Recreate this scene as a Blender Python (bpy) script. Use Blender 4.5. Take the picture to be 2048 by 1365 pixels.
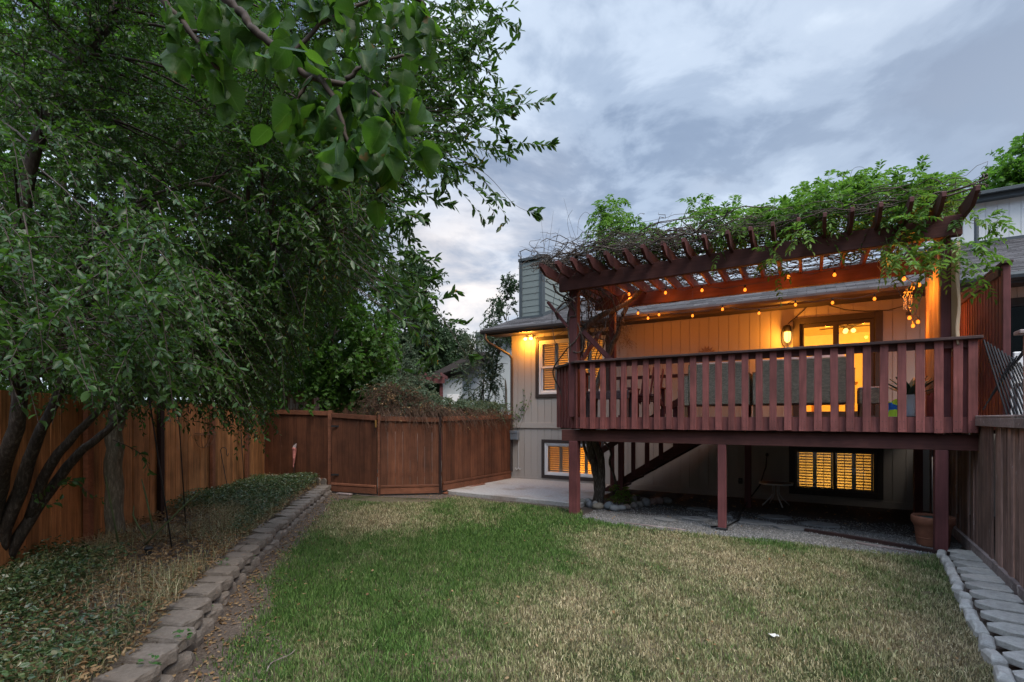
import bpy, math
import numpy as np
from mathutils import Vector, Matrix
rng = np.random.default_rng(11)
SC = bpy.context.scene
for _o in list(bpy.data.objects): bpy.data.objects.remove(_o)
R = math.radians
# ------------------------------------------------------------------ camera
F, HX, HY, CH = 1000., 1024., 837., 1.70
cam = bpy.data.cameras.new("camera"); camo = bpy.data.objects.new("camera", cam)
SC.collection.objects.link(camo); SC.camera = camo
camo.location = (0, 0, CH); camo.rotation_euler = (R(90), 0, 0)
cam.sensor_width = 36; cam.lens = F/2048*36; cam.shift_y = (HY-682.5)/2048; cam.clip_end = 3000; cam.clip_start = .05
# ------------------------------------------------------------------ world
SUN_EL, SUN_AZ = R(56), R(150)          # soft evening light from behind the camera, a little to its right
w = bpy.data.worlds.new("World"); SC.world = w; w.use_nodes = True
nt = w.node_tree; N = nt.nodes; L = nt.links
N.clear()
def wn(t, **k):
    n = N.new(t)
    for a, b in k.items(): setattr(n, a, b)
    return n
def wmath(op, a, b=None, c=None, clamp=False):
    n = wn('ShaderNodeMath', operation=op, use_clamp=clamp)
    for i, x in enumerate((a, b, c)):
        if x is None: continue
        if isinstance(x, (int, float)): n.inputs[i].default_value = x
        else: L.new(x, n.inputs[i])
    return n.outputs[0]
out = wn('ShaderNodeOutputWorld'); bg = wn('ShaderNodeBackground'); L.new(bg.outputs[0], out.inputs[0])
tc = wn('ShaderNodeTexCoord'); sep = wn('ShaderNodeSeparateXYZ'); L.new(tc.outputs['Generated'], sep.inputs[0])
dx, dy, dz = sep.outputs
zc = wmath('ADD', wmath('MAXIMUM', dz, 0.0), 0.22)
com = wn('ShaderNodeCombineXYZ'); L.new(wmath('DIVIDE', dx, zc), com.inputs[0]); L.new(wmath('DIVIDE', dy, zc), com.inputs[1])
def wnoise(scale, detail, rough, off, dist=0.0, sx=1, sy=1):
    m = wn('ShaderNodeMapping'); m.inputs['Location'].default_value = off; m.inputs['Scale'].default_value = (sx, sy, 1)
    L.new(com.outputs[0], m.inputs[0])
    n = wn('ShaderNodeTexNoise'); n.inputs['Scale'].default_value = scale; n.inputs['Detail'].default_value = detail
    n.inputs['Roughness'].default_value = rough; n.inputs['Distortion'].default_value = dist
    L.new(m.outputs[0], n.inputs['Vector']); return n.outputs['Fac']
def wramp(fac, stops):
    r = wn('ShaderNodeValToRGB'); e = r.color_ramp.elements
    e[0].position, e[0].color = stops[0][0], stops[0][1]+(1,)
    e[1].position, e[1].color = stops[-1][0], stops[-1][1]+(1,)
    for p, c in stops[1:-1]:
        x = e.new(p); x.color = c+(1,)
    r.color_ramp.interpolation = 'EASE'
    L.new(fac, r.inputs[0]); return r.outputs[0]
def wmix(f, a, b, mode='MIX'):
    n = wn('ShaderNodeMix', data_type='RGBA', blend_type=mode)
    if isinstance(f, (int, float)): n.inputs['Factor'].default_value = f
    else: L.new(f, n.inputs['Factor'])
    L.new(a, n.inputs[6]); L.new(b, n.inputs[7]); return n.outputs[2]
n1 = wnoise(.95, 5, .55, (3.1, 1.7, 0), .25, 1, 1.0)
n2 = wnoise(2.9, 6, .60, (7.3, 2.2, 0), .3, 1, 1.0)
cl = wmath('ADD', wmath('MULTIPLY', n1, .70), wmath('MULTIPLY', n2, .30))
cloud = wramp(cl, [(.415, (.066, .092, .142)), (.455, (.092, .123, .178)), (.495, (.158, .196, .256)), (.54, (.235, .276, .335)), (.61, (.345, .385, .430))])
# paler, calmer air towards the horizon
hz = wmath('POWER', wmath('SUBTRACT', 1.0, wmath('MAXIMUM', dz, 0.0), clamp=True), 4.2)
n3 = wnoise(1.5, 5, .5, (1.0, 5.2, 0), .2)
hor = wramp(n3, [(.38, (.245, .295, .365)), (.50, (.305, .352, .410)), (.62, (.385, .385, .39))])
sky = wmix(wmath('MULTIPLY', hz, .95, clamp=True), cloud, hor)
# the right hand half is one even grey sheet
right = wmath('MULTIPLY', wmath('SMOOTH_MIN', wmath('MAXIMUM', wmath('MULTIPLY', wmath('SUBTRACT', dx, .22), 2.0), 0.0), 1.0, .2), .55, clamp=True)
wd = wn('ShaderNodeVectorMath', operation='DOT_PRODUCT'); L.new(tc.outputs['Generated'], wd.inputs[0]); wd.inputs[1].default_value = (-.075, .965, .25)
glow = wmath('MULTIPLY', wmath('POWER', wmath('MAXIMUM', wd.outputs['Value'], 0.0), 60.0), wmath('MULTIPLY_ADD', n2, 3.2, -1.0, clamp=True))
wc = wn('ShaderNodeRGB'); wc.outputs[0].default_value = (.45, .405, .37, 1)
sky = wmix(wmath('MULTIPLY', glow, .85, clamp=True), sky, wc.outputs[0])
rc = wn('ShaderNodeRGB'); rc.outputs[0].default_value = (.172, .200, .244, 1)
sky = wmix(right, sky, rc.outputs[0])
ns = wn('ShaderNodeTexSky'); ns.sky_type = 'NISHITA'; ns.sun_disc = False; ns.sun_elevation = SUN_EL; ns.sun_rotation = SUN_AZ
sc_ = wn('ShaderNodeVectorMath', operation='SCALE'); sc_.inputs['Scale'].default_value = .05; L.new(ns.outputs[0], sc_.inputs[0])
sky = wmix(.12, sky, sc_.outputs[0])
# unseen sky behind and overhead boosted to light the yard; its low band dimmed
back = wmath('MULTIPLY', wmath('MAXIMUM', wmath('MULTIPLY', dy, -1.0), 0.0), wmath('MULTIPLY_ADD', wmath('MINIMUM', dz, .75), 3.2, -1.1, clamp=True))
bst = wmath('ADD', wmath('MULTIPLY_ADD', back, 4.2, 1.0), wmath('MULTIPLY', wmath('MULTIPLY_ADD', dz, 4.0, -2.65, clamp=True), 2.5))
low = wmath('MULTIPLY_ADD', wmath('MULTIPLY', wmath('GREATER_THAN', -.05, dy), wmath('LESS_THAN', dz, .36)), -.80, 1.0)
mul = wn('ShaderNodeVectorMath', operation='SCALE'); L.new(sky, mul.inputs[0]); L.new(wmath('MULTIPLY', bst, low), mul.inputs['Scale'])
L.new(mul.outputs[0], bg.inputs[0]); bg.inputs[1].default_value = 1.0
# ------------------------------------------------------------------ sun (weak, broad: cloudy evening)
sl = bpy.data.lights.new("sun", 'SUN'); sl.energy = 1.1; sl.angle = R(30); sl.color = (1, .87, .70)
so = bpy.data.objects.new("sun", sl); SC.collection.objects.link(so)
sd = Vector((math.cos(SUN_EL)*math.sin(SUN_AZ), math.cos(SUN_EL)*math.cos(SUN_AZ), math.sin(SUN_EL)))
so.rotation_euler = sd.to_track_quat('Z', 'Y').to_euler()
vs = SC.view_settings; vs.view_transform = 'Standard'; vs.look = 'None'; vs.exposure = 1.6; vs.gamma = 1; vs.use_curve_mapping = False
SC.cycles.max_bounces = 6; SC.cycles.transparent_max_bounces = 12; SC.cycles.transmission_bounces = 4
SC.cycles.sample_clamp_indirect = .9; SC.cycles.caustics_reflective = False; SC.cycles.caustics_refractive = False
SC.cycles.use_adaptive_sampling = False
try: SC.cycles.use_denoising = True
except Exception: pass

# ================================================================== frames and helpers
A = R(30.7); CA, SA = math.cos(A), math.sin(A)
def P(u, v, z=0.0): return Vector((CA*u+SA*v, -SA*u+CA*v, z))          # house frame -> world (u along the wall, v into the house)
def uv(X, Y): return (CA*X-SA*Y, SA*X+CA*Y)
def onv(x, y, v):                                                     # photo point on a wall-parallel plane -> (u, v, z)
    rx, rz = (x-HX)/F, -(y-HY)/F; t = v/(SA*rx+CA)
    return (CA*rx*t-SA*t, v, CH+rz*t)
def gr(x, y, z=0.0):
    Y = (CH-z)*F/(y-HY); return ((x-HX)/F*Y, Y)
def at(x, y, Y): return np.array([(x-HX)/F*Y, Y, CH-(y-HY)/F*Y])
def ordinal(i):
    a = "first second third fourth fifth sixth seventh eighth ninth tenth eleventh twelfth thirteenth fourteenth fifteenth sixteenth seventeenth eighteenth nineteenth twentieth".split()
    if i < 20: return a[i]
    if i < 29: return "twenty-"+a[i-20]
    return "thirtieth" if i == 29 else "thirty-"+a[i-30]
COL = SC.collection
ORG = {}
def tag(o, label=None, cat=None, group=None, kind=None):
    for k, x in (('label', label), ('category', cat), ('group', group), ('kind', kind)):
        if x: o[k] = x
    return o
def thing(name, label, cat, org=(0, 0, 0), frame='H', group=None):
    o = bpy.data.objects.new(name, None); COL.objects.link(o); o.empty_display_size = .2
    if frame == 'H': o.location = P(*org); o.rotation_euler = (0, 0, -A)
    else: o.location = org
    ORG[o] = tuple(org)
    return tag(o, label, cat, group)
def raw_mesh(name, verts, groups, smooth=False, attr=None):
    """groups: list of (n,k) index arrays"""
    me = bpy.data.meshes.new(name)
    verts = np.asarray(verts, dtype=np.float32)
    me.vertices.add(len(verts)); me.vertices.foreach_set('co', verts.ravel())
    loops = np.concatenate([g.ravel() for g in groups]).astype(np.int32)
    tot = np.concatenate([np.full(len(g), g.shape[1]) for g in groups]); st = np.concatenate([[0], np.cumsum(tot)[:-1]]).astype(np.int32)
    me.loops.add(len(loops)); me.loops.foreach_set('vertex_index', loops)
    me.polygons.add(len(tot)); me.polygons.foreach_set('loop_start', st)
    if smooth: me.polygons.foreach_set('use_smooth', np.ones(len(tot), dtype=bool))
    me.update(calc_edges=True)
    if attr is not None:
        for k, a in attr.items():
            at_ = me.attributes.new(k, 'FLOAT', 'POINT'); at_.data.foreach_set('value', np.asarray(a, dtype=np.float32))
    return me
def link(name, me, mat, parent=None, loc=None):
    o = bpy.data.objects.new(name, me); COL.objects.link(o)
    if mat is not None: me.materials.append(mat)
    if parent is not None: o.parent = parent
    if loc is not None: o.location = loc
    return o
class MB:
    def __init__(s): s.v = []; s.f = []; s.m = []; s.mi = 0
    def add(s, vs, fs):
        b = len(s.v); s.v += [tuple(x) for x in vs]; s.f += [[b+i for i in f] for f in fs]; s.m += [s.mi]*len(fs); return s
    def box(s, x0, x1, y0, y1, z0, z1):
        return s.add([(x0,y0,z0),(x1,y0,z0),(x1,y1,z0),(x0,y1,z0),(x0,y0,z1),(x1,y0,z1),(x1,y1,z1),(x0,y1,z1)],
                     [(0,3,2,1),(4,5,6,7),(0,1,5,4),(1,2,6,5),(2,3,7,6),(3,0,4,7)])
    def bar(s, p, q, wd, hg, up=(0, 0, 1)):
        p, q = Vector(p), Vector(q); d = (q-p).normalized(); up = Vector(up)
        a = d.cross(up)
        if a.length < 1e-4: a = d.cross(Vector((0, 1, 0)))
        a.normalize(); b = a.cross(d).normalized()
        a *= wd/2; b *= hg/2
        return s.add([p-a-b, p+a-b, p+a+b, p-a+b, q-a-b, q+a-b, q+a+b, q-a+b],
                     [(0,1,2,3),(7,6,5,4),(0,4,5,1),(1,5,6,2),(2,6,7,3),(3,7,4,0)])
    def prism(s, poly, dvec):          # poly: list of 3D points, extruded along dvec
        n = len(poly); d = Vector(dvec); a = [Vector(p) for p in poly]
        return s.add(a+[p+d for p in a], [tuple(range(n-1, -1, -1)), tuple(range(n, 2*n))]+[(i, (i+1) % n, n+(i+1) % n, n+i) for i in range(n)])
    def tube(s, pts, rad, n=6, cap=True):
        pts = [Vector(p) for p in pts]; K = len(pts)
        if isinstance(rad, (int, float)): rad = [rad]*K
        vs = []; ref = Vector((0.3, 0.2, 1)).normalized()
        for i, p in enumerate(pts):
            t = (pts[min(i+1, K-1)]-pts[max(i-1, 0)]).normalized()
            a = t.cross(ref)
            if a.length < 1e-3: a = t.cross(Vector((1, 0, 0)))
            a.normalize(); b = t.cross(a)
            for j in range(n):
                an = 2*math.pi*j/n; vs.append(p+(a*math.cos(an)+b*math.sin(an))*rad[i])
        fs = [(i*n+j, i*n+(j+1) % n, (i+1)*n+(j+1) % n, (i+1)*n+j) for i in range(K-1) for j in range(n)]
        if cap: fs += [tuple(range(n-1, -1, -1)), tuple((K-1)*n+j for j in range(n))]
        return s.add(vs, fs)
    def lathe(s, prof, c=(0, 0, 0), n=24, cap=True):   # prof [(r,z)]
        K = len(prof); vs = [(c[0]+r*math.cos(2*math.pi*j/n), c[1]+r*math.sin(2*math.pi*j/n), c[2]+z) for r, z in prof for j in range(n)]
        fs = [(i*n+j, i*n+(j+1) % n, (i+1)*n+(j+1) % n, (i+1)*n+j) for i in range(K-1) for j in range(n)]
        if cap: fs += [tuple(range(n-1, -1, -1)), tuple((K-1)*n+j for j in range(n))]
        return s.add(vs, fs)
    def ball(s, c, r, n=10, k=6, sz=1.0):
        prof = [(max(r*math.sin(math.pi*i/k), 1e-4), -r*sz*math.cos(math.pi*i/k)) for i in range(k+1)]
        return s.lathe(prof, c, n, cap=False)
    def build(s, name, mat, parent=None, org=None, frame='H', smooth=False, bev=0):
        """parent given: coordinates are in the parent's frame (its thing's origin is subtracted); else org/frame make it top-level"""
        o3 = None
        if parent is not None:
            q = parent
            while q is not None and q not in ORG: q = q.parent
            o3 = ORG[q]
        else: o3 = org or (0, 0, 0)
        me = bpy.data.meshes.new(name)
        me.from_pydata([(x-o3[0], y-o3[1], z-o3[2]) for x, y, z in s.v], [], s.f)
        mats = mat if isinstance(mat, (list, tuple)) else [mat]
        for m in mats: me.materials.append(m)
        if len(mats) > 1: me.polygons.foreach_set('material_index', s.m)
        if smooth: me.polygons.foreach_set('use_smooth', [True]*len(me.polygons))
        me.update()
        o = bpy.data.objects.new(name, me); COL.objects.link(o)
        if parent is not None: o.parent = parent
        elif frame == 'H': o.location = P(*o3); o.rotation_euler = (0, 0, -A)
        else: o.location = o3
        if bev:
            b = o.modifiers.new('bevel', 'BEVEL'); b.width = bev; b.segments = 1; b.limit_method = 'ANGLE'
        return o

# ================================================================== materials
class NT:
    def __init__(s, name):
        s.m = bpy.data.materials.new(name); s.m.use_nodes = True; s.t = s.m.node_tree; s.t.nodes.clear()
        s.out = s.n('ShaderNodeOutputMaterial')
    def n(s, t, **k):
        x = s.t.nodes.new(t)
        for a, b in k.items():
            if a in ('inp',):
                for i, val in b.items():
                    if hasattr(val, 'is_output'): s.t.links.new(val, x.inputs[i])
                    else: x.inputs[i].default_value = val
            else: setattr(x, a, b)
        return x
    def math(s, op, a, b=0.0, c=0.0, clamp=False):
        x = s.n('ShaderNodeMath', operation=op, use_clamp=clamp, inp={0: a, 1: b, 2: c}); return x.outputs[0]
    def coord(s, scale=(1, 1, 1), kind='Object', rot=(0, 0, 0), jitter=False):
        t = s.n('ShaderNodeTexCoord').outputs[kind]
        if jitter:
            oi = s.n('ShaderNodeObjectInfo').outputs['Random']
            va = s.n('ShaderNodeVectorMath', operation='ADD', inp={0: t}); sc = s.n('ShaderNodeVectorMath', operation='SCALE')
            cx = s.n('ShaderNodeCombineXYZ', inp={0: oi, 1: oi, 2: oi}); s.t.links.new(cx.outputs[0], sc.inputs[0]); sc.inputs['Scale'].default_value = 37.0
            s.t.links.new(sc.outputs[0], va.inputs[1]); t = va.outputs[0]
        return s.n('ShaderNodeMapping', inp={0: t, 'Scale': scale, 'Rotation': rot}).outputs[0]
    def noise(s, vec, scale, detail=4, rough=.55, dist=0.0):
        return s.n('ShaderNodeTexNoise', inp={'Vector': vec, 'Scale': scale, 'Detail': detail, 'Roughness': rough, 'Distortion': dist}).outputs['Fac']
    def ramp(s, fac, stops, interp='LINEAR'):
        r = s.n('ShaderNodeValToRGB'); e = r.color_ramp.elements; r.color_ramp.interpolation = interp
        def c4(c): return tuple(c)+(1,) if len(c) == 3 else c
        e[0].position, e[0].color = stops[0][0], c4(stops[0][1]); e[1].position, e[1].color = stops[-1][0], c4(stops[-1][1])
        for p, c in stops[1:-1]:
            x = e.new(p); x.color = c4(c)
        s.t.links.new(fac, r.inputs[0]); return r.outputs[0]
    def mix(s, f, a, b, mode='MIX'):
        x = s.n('ShaderNodeMix', data_type='RGBA', blend_type=mode, inp={0: f})
        for i, val in ((6, a), (7, b)):
            if hasattr(val, 'is_output'): s.t.links.new(val, x.inputs[i])
            else: x.inputs[i].default_value = tuple(val)+(1,) if len(val) == 3 else val
        return x.outputs[2]
    def hsv(s, col, v):
        return s.n('ShaderNodeHueSaturation', inp={'Color': col, 'Value': v}).outputs[0]
    def bump(s, h, st, dist=.01):
        return s.n('ShaderNodeBump', inp={'Height': h, 'Strength': st, 'Distance': dist}).outputs[0]
    def bsdf(s, col, rough=.7, normal=None, metal=0.0, spec=.4, **kw):
        if not hasattr(col, 'is_output'): col = tuple(col)+(1,)
        b = s.n('ShaderNodeBsdfPrincipled', inp={'Base Color': col, 'Roughness': rough, 'Metallic': metal, 'Specular IOR Level': spec})
        if normal is not None: s.t.links.new(normal, b.inputs['Normal'])
        for k, val in kw.items(): b.inputs[k].default_value = val
        return b.outputs[0]
    def end(s, sh): s.t.links.new(sh, s.out.inputs[0]); return s.m
    def rnd(s):   # one random number for every separate piece
        a = s.n('ShaderNodeNewGeometry').outputs['Random Per Island']; b = s.n('ShaderNodeObjectInfo').outputs['Random']
        return s.math('FRACT', s.math('ADD', s.math('MULTIPLY', a, 7.31), b))
def sc3(c, k): return tuple(x*k for x in c)
def wood(name, c, axis='z', var=.35, rough=.72, wear=None, wear_t=.64, bumpst=.25, fine=34, island=.28):
    t = NT(name)
    st = {'x': (.06, 1, 1), 'y': (1, .06, 1), 'z': (1, 1, .06)}[axis]
    vec = t.coord(st, jitter=True)
    g = t.noise(vec, fine, 6, .62, .4)
    g2 = t.noise(t.coord((1, 1, 1), jitter=True), 2.2, 4, .6)
    col = t.ramp(g, [(.28, sc3(c, 1-var)), (.52, c), (.76, sc3(c, 1+var))])
    col = t.hsv(col, t.math('MULTIPLY_ADD', g2, 1.5, .25))
    col = t.hsv(col, t.math('MULTIPLY_ADD', t.rnd(), island*2, 1-island))
    if wear:
        wv = t.noise(t.coord(tuple(.5 if x == 1 else .12 for x in st), jitter=True), 16, 6, .7, .3)
        wf = t.ramp(wv, [(wear_t, (0, 0, 0)), (wear_t+.07, (1, 1, 1))])
        col = t.mix(wf, col, wear)
    return t.end(t.bsdf(col, rough, t.bump(g, bumpst, .006), spec=.3))
def plain(name, c, rough=.6, var=.12, scale=14, bumpst=.12, metal=0.0, spec=.4, dist=.004):
    t = NT(name); n = t.noise(t.coord(jitter=True), scale, 5, .6)
    col = t.ramp(n, [(.3, sc3(c, 1-var)), (.7, sc3(c, 1+var))])
    return t.end(t.bsdf(col, rough, t.bump(n, bumpst, dist), metal=metal, spec=spec))
def emit(name, c, s):
    t = NT(name); t.m.cycles.emission_sampling = 'NONE'; e = t.n('ShaderNodeEmission', inp={'Color': tuple(c)+(1,), 'Strength': s}); return t.end(e.outputs[0])
def leafmat(name, cols, trans, rough=.45, tmix=.4, spec=.5):
    t = NT(name)
    r = t.rnd(); k = len(cols)
    col = t.ramp(r, [(i/(k-1), c) for i, c in enumerate(cols)])
    b = t.bsdf(col, rough, spec=spec)
    tr = t.n('ShaderNodeBsdfTranslucent', inp={'Color': t.mix(.55, col, trans)})
    mx = t.n('ShaderNodeMixShader', inp={0: tmix, 1: b, 2: tr.outputs[0]})
    return t.end(mx.outputs[0])
def glass(name, tint=(1, 1, 1), refl=.9):
    t = NT(name)
    fr = t.n('ShaderNodeFresnel', inp={'IOR': 1.5}).outputs[0]
    tr = t.n('ShaderNodeBsdfTransparent', inp={'Color': tuple(tint)+(1,)}); gl = t.n('ShaderNodeBsdfGlossy', inp={'Color': (refl,)*3+(1,), 'Roughness': .02})
    return t.end(t.n('ShaderNodeMixShader', inp={0: fr, 1: tr.outputs[0], 2: gl.outputs[0]}).outputs[0])

MR = (.185, .061, .054)     # the deck's red-brown stain
M = dict(
    slat=wood('deck_stain_vertical', MR, 'z', .36, .66, wear=(.30, .20, .18), wear_t=.69, island=.20),
    beam=wood('deck_stain_along', (.080, .028, .023), 'x', .3, .7, wear=(.22, .15, .12), wear_t=.70, island=.1),
    beamy=wood('deck_stain_across', (.085, .030, .028), 'y', .3, .7, wear=(.2, .14, .11), wear_t=.72, island=.15),
    post=wood('post_stain', (.115, .038, .038), 'z', .25, .68, wear=(.25, .17, .16), wear_t=.74, island=.1),
    cap=wood('rail_cap_wood', (.085, .050, .047), 'x', .35, .75, wear=(.18, .15, .12), wear_t=.60),
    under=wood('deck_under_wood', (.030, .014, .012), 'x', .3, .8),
    fence=wood('cedar_fence_boards', (.34, .148, .056), 'z', .5, .72, wear=(.30, .19, .13), wear_t=.66, island=.30),
    fence2=wood('gate_boards', (.104, .038, .019), 'z', .34, .72, wear=(.22, .12, .09), wear_t=.68, island=.24),
    fenceg=wood('weathered_fence_boards', (.25, .158, .132), 'z', .5, .76, wear=(.60, .56, .56), wear_t=.64, island=.32),
    frail=wood('fence_rail_wood', (.17, .065, .035), 'x', .3, .75),
    graywood=wood('grey_weathered_wood', (.24, .19, .18), 'x', .35, .8, wear=(.42, .38, .36), wear_t=.58),
    graypost=wood('grey_weathered_post', (.26, .16, .12), 'z', .35, .8, wear=(.5, .46, .44), wear_t=.55),
    lattice=wood('dark_lattice_wood', (.036, .039, .044), 'z', .4, .7),
    furn=wood('furniture_wood', (.20, .11, .055), 'z', .3, .6),
    siding=plain('beige_siding_paint', (.38, .345, .31), .75, .06, 60, .25),
    sidingn=plain('pale_siding_paint', (.62, .64, .64), .75, .05, 60, .2),
    trim=plain('dark_brown_trim', (.040, .032, .030), .6, .15, 20),
    trimb=plain('slate_blue_trim', (.06, .075, .085), .6, .15, 20),
    lap=plain('grey_lap_siding', (.165, .195, .19), .75, .06, 40),
    gutter=plain('brown_gutter_metal', (.050, .040, .038), .45, .12, 12, .05, spec=.5),
    white=plain('white_vinyl', (.70, .70, .70), .4, .03, 10, .02),
    shutter=plain('shutter_paint', (.62, .57, .50), .55, .05, 30, .02),
    room=plain('room_wall_paint', (.72, .66, .55), .85, .03, 8, .02),
    ceil=plain('room_ceiling_paint', (.82, .80, .76), .9, .03, 8, .02),
    darkm=plain('black_metal', (.015, .015, .016), .5, .2, 30, .1, spec=.5),
    black=plain('black_cable', (.012, .012, .012), .55),
    bark=None, pebble=None)
def bark(name, c, light):
    t = NT(name); g = t.noise(t.coord((3, 3, .7)), 14, 6, .65, .5)
    col = t.ramp(g, [(.3, sc3(c, .55)), (.52, c), (.72, light)])
    return t.end(t.bsdf(col, .85, t.bump(g, .7, .02), spec=.2))
M['bark'] = bark('grey_bark', (.060, .048, .038), (.15, .125, .10))
M['bark2'] = bark('pale_bark', (.16, .14, .105), (.34, .30, .23))
M['vine'] = bark('vine_bark', (.085, .066, .054), (.25, .22, .19))
M['twig'] = plain('dark_twig', (.045, .032, .025), .8, .3, 30)
M['drytwig'] = plain('dry_grey_twig', (.075, .058, .046), .85, .5, 9)
M['drytwig2'] = plain('dry_brown_twig', (.085, .048, .030), .85, .5, 9)
M['leaf_crab'] = leafmat('crabapple_leaf', [(.019, .048, .011), (.029, .070, .014), (.050, .108, .020), (.038, .078, .022)], (.09, .22, .012), .40, .36, .36)
def pear_mat():
    t = NT('pear_leaf'); ac = t.n('ShaderNodeAttribute', attribute_name='across').outputs['Fac']; al = t.n('ShaderNodeAttribute', attribute_name='along').outputs['Fac']
    ab = t.math('ABSOLUTE', ac); fr = t.math('FRACT', t.math('MULTIPLY', t.math('SUBTRACT', al, t.math('MULTIPLY', ab, .32)), 6.5))
    side = t.math('LESS_THAN', fr, .10); mid = t.math('LESS_THAN', ab, .055); vein = t.math('MAXIMUM', t.math('MULTIPLY', side, .55), mid)
    n = t.noise(t.coord(), 55, 4, .6)
    col = t.ramp(t.rnd(), [(0, (.016, .044, .011)), (.5, (.025, .066, .014)), (1, (.042, .098, .018))]); col = t.hsv(col, t.math('MULTIPLY_ADD', n, .9, .55))
    spot = t.ramp(t.noise(t.coord(), 32, 2, .5), [(.70, (0, 0, 0)), (.735, (1, 1, 1))]); col = t.mix(spot, col, (.14, .07, .02)); col2 = t.mix(t.math('MULTIPLY', vein, .55), col, (.10, .16, .05))
    b = t.bsdf(col2, .5, t.bump(t.math('SUBTRACT', n, vein), .35, .002), spec=.25); tr = t.n('ShaderNodeBsdfTranslucent', inp={'Color': t.mix(.6, col2, (.13, .30, .018))})
    return t.end(t.n('ShaderNodeMixShader', inp={0: .45, 1: b, 2: tr.outputs[0]}).outputs[0])
M['leaf_pear'] = pear_mat()
M['leaf_maple'] = leafmat('maple_leaf', [(.034, .090, .014), (.05, .122, .017), (.072, .155, .024)], (.08, .21, .018), .5, .5, .4)
M['leaf_bg'] = leafmat('background_leaf', [(.042, .115, .015), (.06, .15, .02), (.085, .19, .028)], (.14, .34, .03), .55, .5, .3)
M['leaf_dark'] = leafmat('dark_tree_leaf', [(.022, .050, .020), (.032, .066, .026), (.045, .08, .03)], (.05, .10, .03), .6, .3, .3)
M['leaf_grey'] = leafmat('greygreen_leaf', [(.06, .10, .06), (.085, .125, .075), (.11, .14, .08)], (.10, .15, .06), .6, .35, .3)
M['leaf_wist'] = leafmat('wisteria_leaf', [(.045, .12, .02), (.075, .18, .028), (.115, .225, .038), (.15, .255, .05)], (.17, .36, .035), .5, .42, .35)
M['leaf_vinca'] = leafmat('ground_cover_leaf', [(.026, .058, .020), (.045, .085, .028), (.080, .115, .036), (.13, .105, .042)], (.05, .12, .03), .33, .2, .6)
M['leaf_dry'] = leafmat('fallen_dry_leaf', [(.16, .085, .035), (.24, .15, .07), (.32, .22, .12), (.12, .06, .03)], (.2, .12, .05), .7, .15, .2)
M['leaf_agave'] = leafmat('agave_leaf', [(.03, .085, .055), (.045, .11, .07)], (.04, .1, .05), .4, .1, .5)
M['leaf_weed'] = leafmat('weed_leaf', [(.05, .13, .035), (.08, .17, .05)], (.1, .25, .04), .5, .35, .3)
M['pane'] = glass('window_glass')
M['pane_teal'] = glass('neighbour_window_glass', (.25, .36, .34))

# ================================================================== vectorised foliage
def nrm(a): return a/np.maximum(np.linalg.norm(a, axis=-1, keepdims=True), 1e-9)
LEAF6 = (np.array([[0, 0, 0], [.32, .46, .09], [.70, .36, .05], [1, 0, -.08], [.70, -.36, .05], [.32, -.46, .09]]), [[0, 5, 4, 3], [0, 3, 2, 1]])
LEAF8 = (np.array([[0, 0, 0], [.15, .30, .05], [.42, .50, .10], [.75, .36, .05], [1, 0, -.16], [.75, -.36, .05], [.42, -.50, .10], [.15, -.30, .05], [.42, 0, 0], [.75, 0, -.04]]),
         [[0, 7, 6, 8], [0, 8, 2, 1], [8, 6, 5, 9], [8, 9, 3, 2], [9, 5, 4], [9, 4, 3]])
def round_leaf():
    vs = []; ts = [0, .05, .14, .26, .40, .54, .68, .80, .90, .97, 1.06]
    for t in ts:
        h = .56*max(0., math.sin(math.pi*min(1, t)**.72))**.62 if 0 < t < 1 else .0
        for q in (-1, -.55, 0, .55, 1): vs.append((t-.10*(abs(q) if t < .3 else 0)*(.3-t)/.3, h*q, .26*(q*q)*math.sin(math.pi*min(t, 1))+.05*math.sin(9*t+4*q)-.16*t*t))
    return np.array(vs), [[i*5+j, i*5+j+1, (i+1)*5+j+1, (i+1)*5+j] for i in range(10) for j in range(4)]
LEAFB = round_leaf()
_rp = [(0, 0), (.10, .34), (.32, .55), (.60, .52), (.82, .30), (1.02, 0)]
LEAFR = (np.array([[0, 0, 0], [.08, .34, .06], [.34, .54, .14], [.62, .48, .10], [.84, .24, 0], [1.04, 0, -.12], [.84, -.24, 0], [.62, -.48, .10], [.34, -.54, .14], [.08, -.34, .06], [.34, 0, 0], [.66, 0, -.03]]),
         [[0, 9, 8, 10], [0, 10, 2, 1], [10, 8, 7, 11], [10, 11, 3, 2], [11, 7, 6, 5], [11, 5, 4, 3]])
LEAFM = (np.array([[0, 0, 0], [.05, .18, .02], [.02, .42, .0], [.30, .34, .06], [.52, .58, -.03], [.60, .22, .04], [1, 0, -.08], [.60, -.22, .04], [.52, -.58, -.03], [.30, -.34, .06], [.02, -.42, 0], [.05, -.18, .02], [.3, 0, .0]]),
         [[0, 12, 3, 2, 1], [0, 11, 10, 9, 12], [12, 5, 4, 3], [12, 9, 8, 7], [12, 7, 6, 5]])
def leaf_arrays(pos, d, nor, ln, wd, tmpl):
    """pos,d,nor (n,3); ln,wd (n,) -> verts, face groups"""
    tv, tf = tmpl; n = len(pos); k = len(tv)
    d = nrm(d); b = nrm(np.cross(nor, d)); c = np.cross(d, b)
    cz = ln*rng.uniform(-.4, 2.4, n)
    V = pos[:, None]+d[:, None]*(tv[None, :, 0:1]*ln[:, None, None])+b[:, None]*(tv[None, :, 1:2]*wd[:, None, None])+c[:, None]*(tv[None, :, 2:3]*cz[:, None, None])
    V = V.reshape(-1, 3); base = (np.arange(n)*k)[:, None]
    g = {}
    for f in tf: g.setdefault(len(f), []).append(base+np.array(f)[None])
    return V, [np.concatenate(x) for x in g.values()]
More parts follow.
